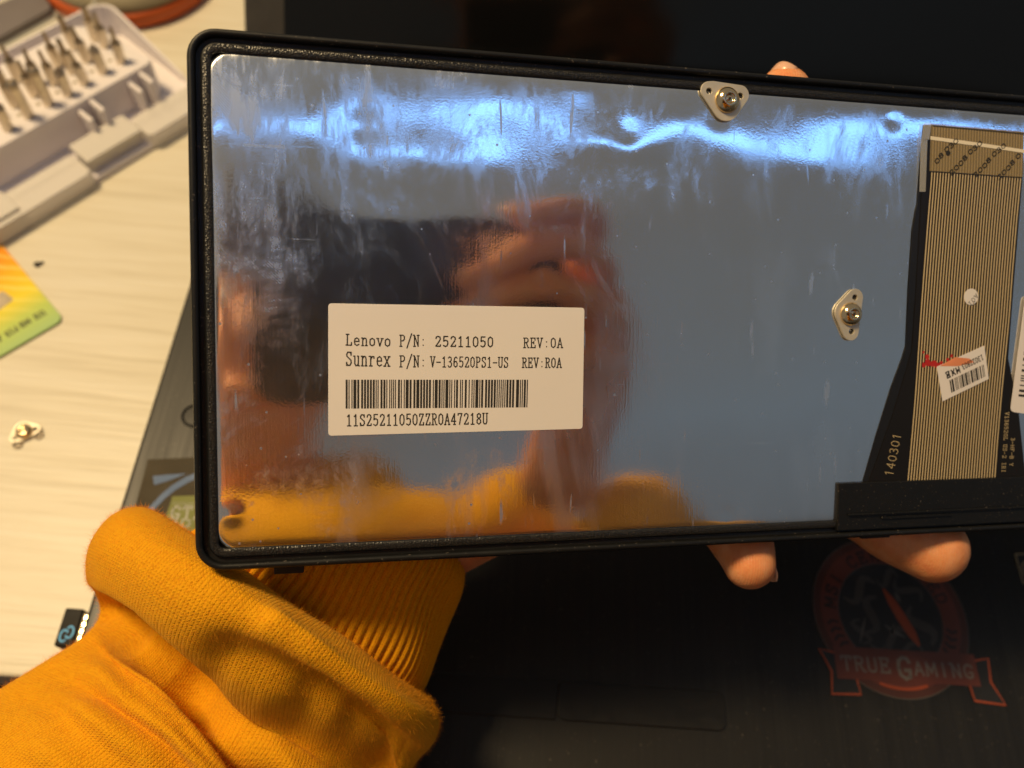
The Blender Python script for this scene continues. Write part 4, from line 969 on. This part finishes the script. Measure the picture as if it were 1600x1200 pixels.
# the upper fold overhangs the one below it: a real step along the crease
d_, s_ = pl_dist(px_, py_, [(60, 960), (120, 945), (160, 950), (205, 970), (265, 1020), (325, 1080), (385, 1145), (430, 1205), (470, 1290), (500, 1400)])
sd_ = d_ * s_; disp -= .0085 / (1 + np.exp(-np.clip(sd_, -80, 80) / 6)) * np.exp(-np.clip(sd_, 0, None) / 120) * front
d_, s_ = pl_dist(px_, py_, [(340, 1000), (430, 1042), (500, 1085), (560, 1120), (640, 1160), (760, 1230)])
sd_ = d_ * s_; disp -= .0025 / (1 + np.exp(-np.clip(sd_, -80, 80) / 9)) * np.exp(-np.clip(sd_, 0, None) / 70) * front * np.clip((px_ - 370) / 90, 0, 1)
for k in range(26):
    f = rng.uniform(25, 110); th = rng.uniform(0, PI); ph = rng.uniform(0, 7); dirv = np.array([math.cos(th), math.sin(th), rng.uniform(-.5, .5)])
    disp += .00028 * (60 / f) * np.sin((V @ dirv) * f * 2 + ph)
V = V + n_ * disp[..., None]
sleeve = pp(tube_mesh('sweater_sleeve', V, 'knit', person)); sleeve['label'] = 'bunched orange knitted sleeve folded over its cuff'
SLEEVE_V, SLEEVE_N, SLEEVE_F = V, normals(V), front
# ---- ribbed cuff
secs = [((455, 700), (716, 872), -.038, .0175), ((440, 712), (722, 882), -.038, .0195), ((400, 740), (716, 908), -.038, .0205), ((360, 775), (700, 950), -.038, .0215), ((325, 815), (676, 1012), -.038, .0225), ((290, 850), (648, 1075), -.039, .0225), ((330, 900), (615, 1110), -.043, .014), ((350, 950), (580, 1150), -.045, .010)]
V, _, _ = tube_sections(secs, 170, 1180)
n_ = normals(V); th = np.linspace(0, 2 * PI, 1180, endpoint=False)
sarr = np.linspace(0, 1, 170)[:, None]
ph = 92 * th[None, :] + .5 * np.sin(sarr * 5 + th * 3) + .35 * np.sin(sarr * 23 + th * 7)
rib = np.abs(np.cos(ph / 2)) ** .8
V = V + n_ * (rib * .00095 + .00035 * np.sin(sarr * 18 + 3 * np.sin(th * 2)[None, :]) + .00025 * np.sin(th * 9 + sarr * 11))[..., None]
# rolled end of the cuff
for i in range(5):
    f = (5 - i) / 5; c = V[i].mean(0); V[i] = V[i] + (c - V[i]) * .05 * f * f
o = pp(tube_mesh('sleeve_cuff', V, 'rib_knit', person)); o['label'] = 'ribbed orange cuff'
CUFF_V, CUFF_N = V, n_

# ---- loose fibres standing off the knit
def fibres(Vg, Ng, count, name, sel=None, ln=(.0006, .0022)):
    ns, nt, _ = Vg.shape; V = []; Fc = []
    got = 0
    while got < count:
        i = rng.integers(1, ns - 1); j = rng.integers(0, nt)
        if sel is not None and not sel(i, j): continue
        got += 1
        p = Vg[i, j]; n = Ng[i, j]; t = rng.normal(size=3); t -= n * (t @ n); t /= np.linalg.norm(t) + 1e-9
        L = rng.uniform(*ln); lift = rng.uniform(.15, .9); cv = rng.normal(size=3) * .35
        sd = np.cross(t, n); b = len(V); wdt = .000017
        for k in range(4):
            f = k / 3; q = p + (t * f * (1 - .3 * f) + n * lift * f * (1 - .25 * f) + cv * f * f) * L
            V += [q + sd * wdt * (1 - .5 * f), q - sd * wdt * (1 - .5 * f)]
        Fc += [(b + 2 * k, b + 2 * k + 1, b + 2 * k + 3, b + 2 * k + 2) for k in range(3)]
    o = pp(mesh(name, V, Fc, 'fuzz', None, False)); o['kind'] = 'stuff'; return o
SN = SLEEVE_N @ PN
fibres(SLEEVE_V, SLEEVE_N, 52000, 'wool_fuzz', lambda i, j: SN[i, j] > -.35 and i > 40, (.0004, .0014))
CN = CUFF_N @ PN
fibres(CUFF_V, CUFF_N, 9000, 'wool_fuzz', lambda i, j: CN[i, j] > -.35, (.0004, .0013))

# ---- hands: joint chains with radii, fused into one continuous surface
def chain_mesh(bm, pts, radii, flat_=None, seg=20, sub=7, cap=True):
    P = smooth_path(pts, (len(pts) - 1) * sub + 1); r = smooth_path([[x, x, x] for x in radii], len(P))[:, 0]
    tang = np.gradient(P, axis=0); tang /= np.linalg.norm(tang, axis=1, keepdims=True)
    rows = []
    def ringat(c, t, rad):
        a = PN - t * (PN @ t)
        if np.linalg.norm(a) < .2: a = PU - t * (PU @ t)
        a /= np.linalg.norm(a); b = np.cross(t, a); fl = flat_ or 1.
        return [bm.verts.new(c + (a * math.cos(2 * PI * k / seg) * fl + b * math.sin(2 * PI * k / seg)) * rad) for k in range(seg)]
    for s_, sg in ((0, -1), (len(P) - 1, 1)):
        pass
    cs = [(P[0] - tang[0] * r[0] * math.sin(a) * .9, tang[0], r[0] * math.cos(a)) for a in (1.45, 1.1, .7, .35)]
    ce = [(P[-1] + tang[-1] * r[-1] * math.sin(a) * .9, tang[-1], r[-1] * math.cos(a)) for a in (.35, .7, 1.1, 1.45)]
    allr = cs + [(P[i], tang[i], r[i]) for i in range(len(P))] + ce
    rows = [ringat(*q_) for q_ in allr]
    for a, b in zip(rows[:-1], rows[1:]):
        for k in range(seg): bm.faces.new((a[k], a[(k + 1) % seg], b[(k + 1) % seg], b[k]))
    bm.faces.new(rows[0][::-1]); bm.faces.new(rows[-1])
def fuse(name, chains, voxel, mat, smooth_it=4):
    bm = bmesh.new()
    for c in chains: chain_mesh(bm, *c)
    bmesh.ops.recalc_face_normals(bm, faces=bm.faces[:])
    m = bpy.data.meshes.new(name); bm.to_mesh(m); bm.free()
    o = bpy.data.objects.new(name, m); COL.objects.link(o)
    md = o.modifiers.new('r', 'REMESH'); md.mode = 'VOXEL'; md.voxel_size = voxel; md.use_smooth_shade = True
    ms = o.modifiers.new('s', 'SMOOTH'); ms.iterations = smooth_it; ms.factor = .5
    dg_ = bpy.context.evaluated_depsgraph_get(); m2 = bpy.data.meshes.new_from_object(o.evaluated_get(dg_)); o.modifiers.clear(); o.data = m2
    m2.materials.clear(); m2.materials.append(MAT[mat]); m2.polygons.foreach_set('use_smooth', [True] * len(m2.polygons)); return o
Hh = -.030
def hw_(*a): return W(*a)
pal = [
    ([hw_(480, 930, -.041), hw_(560, 850, -.039), hw_(625, 785, -.037)], [.021, .020, .0215], .72),
    ([hw_(600, 810, -.037), hw_(760, 700, -.033), hw_(900, 600, -.028), hw_(1000, 520, -.026)], [.0225, .026, .025, .020], .62),
    ([hw_(640, 790, -.037), hw_(780, 725, -.033), hw_(920, 650, -.028), hw_(1040, 640, -.026)], [.019, .020, .020, .016], .70),
    # finger reaching past the top edge
    ([hw_(960, 560, -.027), hw_(1070, 420, -.025), hw_(1160, 280, -.022), hw_(1205, 190, -.0185), hw_(1227, 142, -.016)], [.0105, .0098, .0088, .0078, .0064], None),
    # two fingers lying flat behind the plate
    ([hw_(1000, 590, -.026), hw_(1150, 500, -.024), hw_(1280, 440, -.019), hw_(1370, 410, -.0155)], [.0105, .0098, .0088, .0076], None),
    ([hw_(1010, 640, -.026), hw_(1160, 610, -.024), hw_(1290, 590, -.019), hw_(1370, 580, -.0155)], [.0105, .0098, .0086, .0074], None),
    # thumb-side digits hooked under the lower edge
    ([hw_(960, 700, -.028), hw_(1080, 755, -.026), hw_(1135, 815, -.019), hw_(1160, 850, -.0105), hw_(1172, 884, -.0065)], [.0105, .0094, .0078, .0074, .0062], None),
    ([hw_(1010, 680, -.029), hw_(1180, 740, -.028), hw_(1330, 785, -.022), hw_(1400, 822, -.0150), hw_(1462, 860, -.0085)], [.0125, .0110, .0092, .0098, .0086], None),
]
hand = pp(fuse('hand', pal, .0011, 'skin', 5)); hand['label'] = 'left hand gripping the module from behind'
def nail_at(c, t, n, ln, wd):
    """a curved nail plate: c centre, t towards the tip, n outward"""
    b = np.cross(t, n); V = []; nx = 8; ny = 6
    for i in range(ny + 1):
        for j in range(nx + 1):
            u_ = j / nx * 2 - 1; v_ = i / ny * 2 - 1; wv = wd * (1 - .25 * max(0, v_) ** 2)
            V.append(c + t * v_ * ln * (1 - .15 * u_ * u_) + b * u_ * wv + n * (-.45 * wd * u_ * u_ - .12 * ln * max(0, v_) ** 2))
    Fc = [(i * (nx + 1) + j, i * (nx + 1) + j + 1, (i + 1) * (nx + 1) + j + 1, (i + 1) * (nx + 1) + j) for i in range(ny) for j in range(nx)]
    o = mesh('nail', V, Fc, 'nail', None, True); md = o.modifiers.new('t', 'SOLIDIFY'); md.thickness = .0005; pp(o); return o
def unit(v): return v / np.linalg.norm(v)
t_ = unit(W(1227, 115, -.016) - W(1200, 190, -.018)); 
nail_at(W(1214, 124, -.0135), t_, unit(-PU * .80 + PN * .6), .0044, .0038)
t_ = unit(W(1180, 900, -.018) - W(1160, 850, -.018)); nail_at(W(1202, 884, -.0082), t_, unit(PU * .93 - PN * .35), .0042, .0038)
t_ = unit(W(1490, 880, -.019) - W(1405, 825, -.021)); nail_at(W(1458, 862, -.0165), t_, unit(-PN), .0036, .0042)

# ---- phone round the camera, held in the other hand (seen mirrored in the plate)
phm = camo.matrix_world.copy()
ph_ = empty('phone', mat=phm @ Matrix.Translation((.045, .01, .0055))); tag(ph_, 'black phone held level above the keyboard, seen only mirrored in its metal back', 'phone')
px0, px1, py0, py1 = -.030 - .045, .100 - .045, -.030 - .01, .044 - .01
mb = MB(); mb.prism(ccw(rrect(px0, py0, px1, py1, .009, 8)), -.0035, .0042); bevel(mb.obj('phone_body', 'phone_black', ph_), .001, 3)
def cw(x, y, z): x -= .027; y -= .007; return np.array(phm @ Vector((x, y, z)))
MAT['gold_glint'] = plain('edge_glint', (.55, .38, .15), .3, .8, nscale=200)
mb = MB(); mb.box((px0 + .008, py1 - .0006, -.002), (px1 - .008, py1 + .0005, .0025)); mb.obj('glint_band', 'gold_glint', ph_)  # gold-coloured band painted in for the lamp's highlight along the phone's upper edge
# right hand: fingers across the phone back
hd2 = [
    ([cw(.156, .012, .022), cw(.156, -.03, .028), cw(.150, -.075, .04)], [.022, .020, .021], .7),
    ([cw(.138, .022, .022), cw(.152, .0, .022)], [.020, .022], .7),
    ([cw(.150, .050, .014), cw(.138, .060, .002), cw(.118, .062, -.006), cw(.098, .056, -.008)], [.0090, .0078, .0070, .0060], None),
    ([cw(.156, .030, .010), cw(.132, .044, -.004), cw(.104, .042, -.009), cw(.078, .030, -.008)], [.0092, .0080, .0072, .0062], None),
    ([cw(.156, .010, .010), cw(.132, .020, -.004), cw(.104, .024, -.009), cw(.072, .012, -.008)], [.0092, .0080, .0072, .0062], None),
    ([cw(.150, -.012, .012), cw(.130, -.006, -.002), cw(.108, -.006, -.007), cw(.088, -.012, -.007)], [.0085, .0075, .0066, .0056], None),
    ([cw(.140, -.02, .025), cw(.120, -.02, .022), cw(.095, -.01, .018)], [.012, .011, .009], None),
]
h2 = pp(fuse('hand', hd2, .0016, 'skin', 5)); h2['label'] = 'right hand holding the phone'

# ---- head, torso and right sleeve, behind the phone
LH = .52
hc = R(395, 560, LH); upv = unit(PV * .95 + PN * .25)
fwd = unit(FOOT - hc); fwd = unit(fwd - upv * (fwd @ upv)); rt = np.cross(fwd, upv)
def hp(x, y, z): return hc + rt * x + upv * y + fwd * z
hch = [([hp(0, .03, -.02), hp(0, .045, -.045)], [.082, .080], None), ([hp(0, -.01, .015), hp(0, -.06, .03)], [.066, .046], None), ([hp(0, -.085, .045), hp(0, -.075, .02)], [.030, .04], None),
       ([hp(0, -.08, -.03), hp(0, -.15, -.04)], [.055, .06], None), ([hp(0, .025, .078), hp(0, -.005, .094)], [.008, .013], None),
       ([hp(-.076, .0, -.01), hp(-.078, -.03, -.01)], [.012, .010], None), ([hp(.076, .0, -.01), hp(.078, -.03, -.01)], [.012, .010], None),
       ([hp(-.02, -.042, .078), hp(.02, -.042, .078)], [.008, .008], None)]
pp(fuse('head', hch, .004, 'skin', 4))
hair = [([hp(0, .07, -.03), hp(0, .05, -.06)], [.083, .088], None), ([hp(-.065, .06, 0), hp(-.07, .02, -.03)], [.032, .03], None), ([hp(.065, .06, 0), hp(.07, .02, -.03)], [.032, .03], None), ([hp(-.03, .095, .035), hp(.03, .095, .035)], [.03, .03], None)]
pp(fuse('hair', hair, .004, 'hair', 3))
for s_ in (-1, 1):
    mb = MB(); c = hp(s_ * .031, .03, .068); mb.lathe((0, 0, 0), [(.004, -.012), (.011, -.006), (.0125, 0), (.011, .006), (.004, .0122)], 16)
    o = mb.obj('eye', 'eye_white', None, True); o.matrix_world = Matrix.Translation(c); o.data.transform(Matrix.Rotation(0, 4, 'X')); pp(o)
LT_ = .56
def tq(x, y, L=LT_): return R(x, y, L)
tor = [([tq(740, 900, .45), tq(800, 800, .42)], [.045, .034], None), ([tq(470, 960), tq(640, 960)], [.115, .115], .8), ([tq(200, 1020, .60), tq(600, 1020, .58), tq(1080, 1000, .56)], [.095, .105, .092], None), ([tq(260, 880, .50), tq(430, 865, .43), tq(640, 862, .42), tq(860, 880, .46)], [.045, .046, .046, .042], None),
       ([tq(500, 1150, .52), tq(520, 1500, .45)], [.15, .16], None), ([tq(460, 800, .555), tq(560, 790, .555)], [.045, .045], None)]
sw = pp(fuse('sweater', tor, .006, 'knit', 4))
ars = [([tq(880, 900, .54), tq(1040, 1080, .42), tq(1040, 980, .33), tq(1010, 900, .27), tq(990, 830, .23)], [.055, .055, .046, .038, .030], None)]
sr = pp(fuse('sweater_sleeve', ars, .004, 'knit', 4)); sr['label'] = 'right sleeve raised towards the phone'
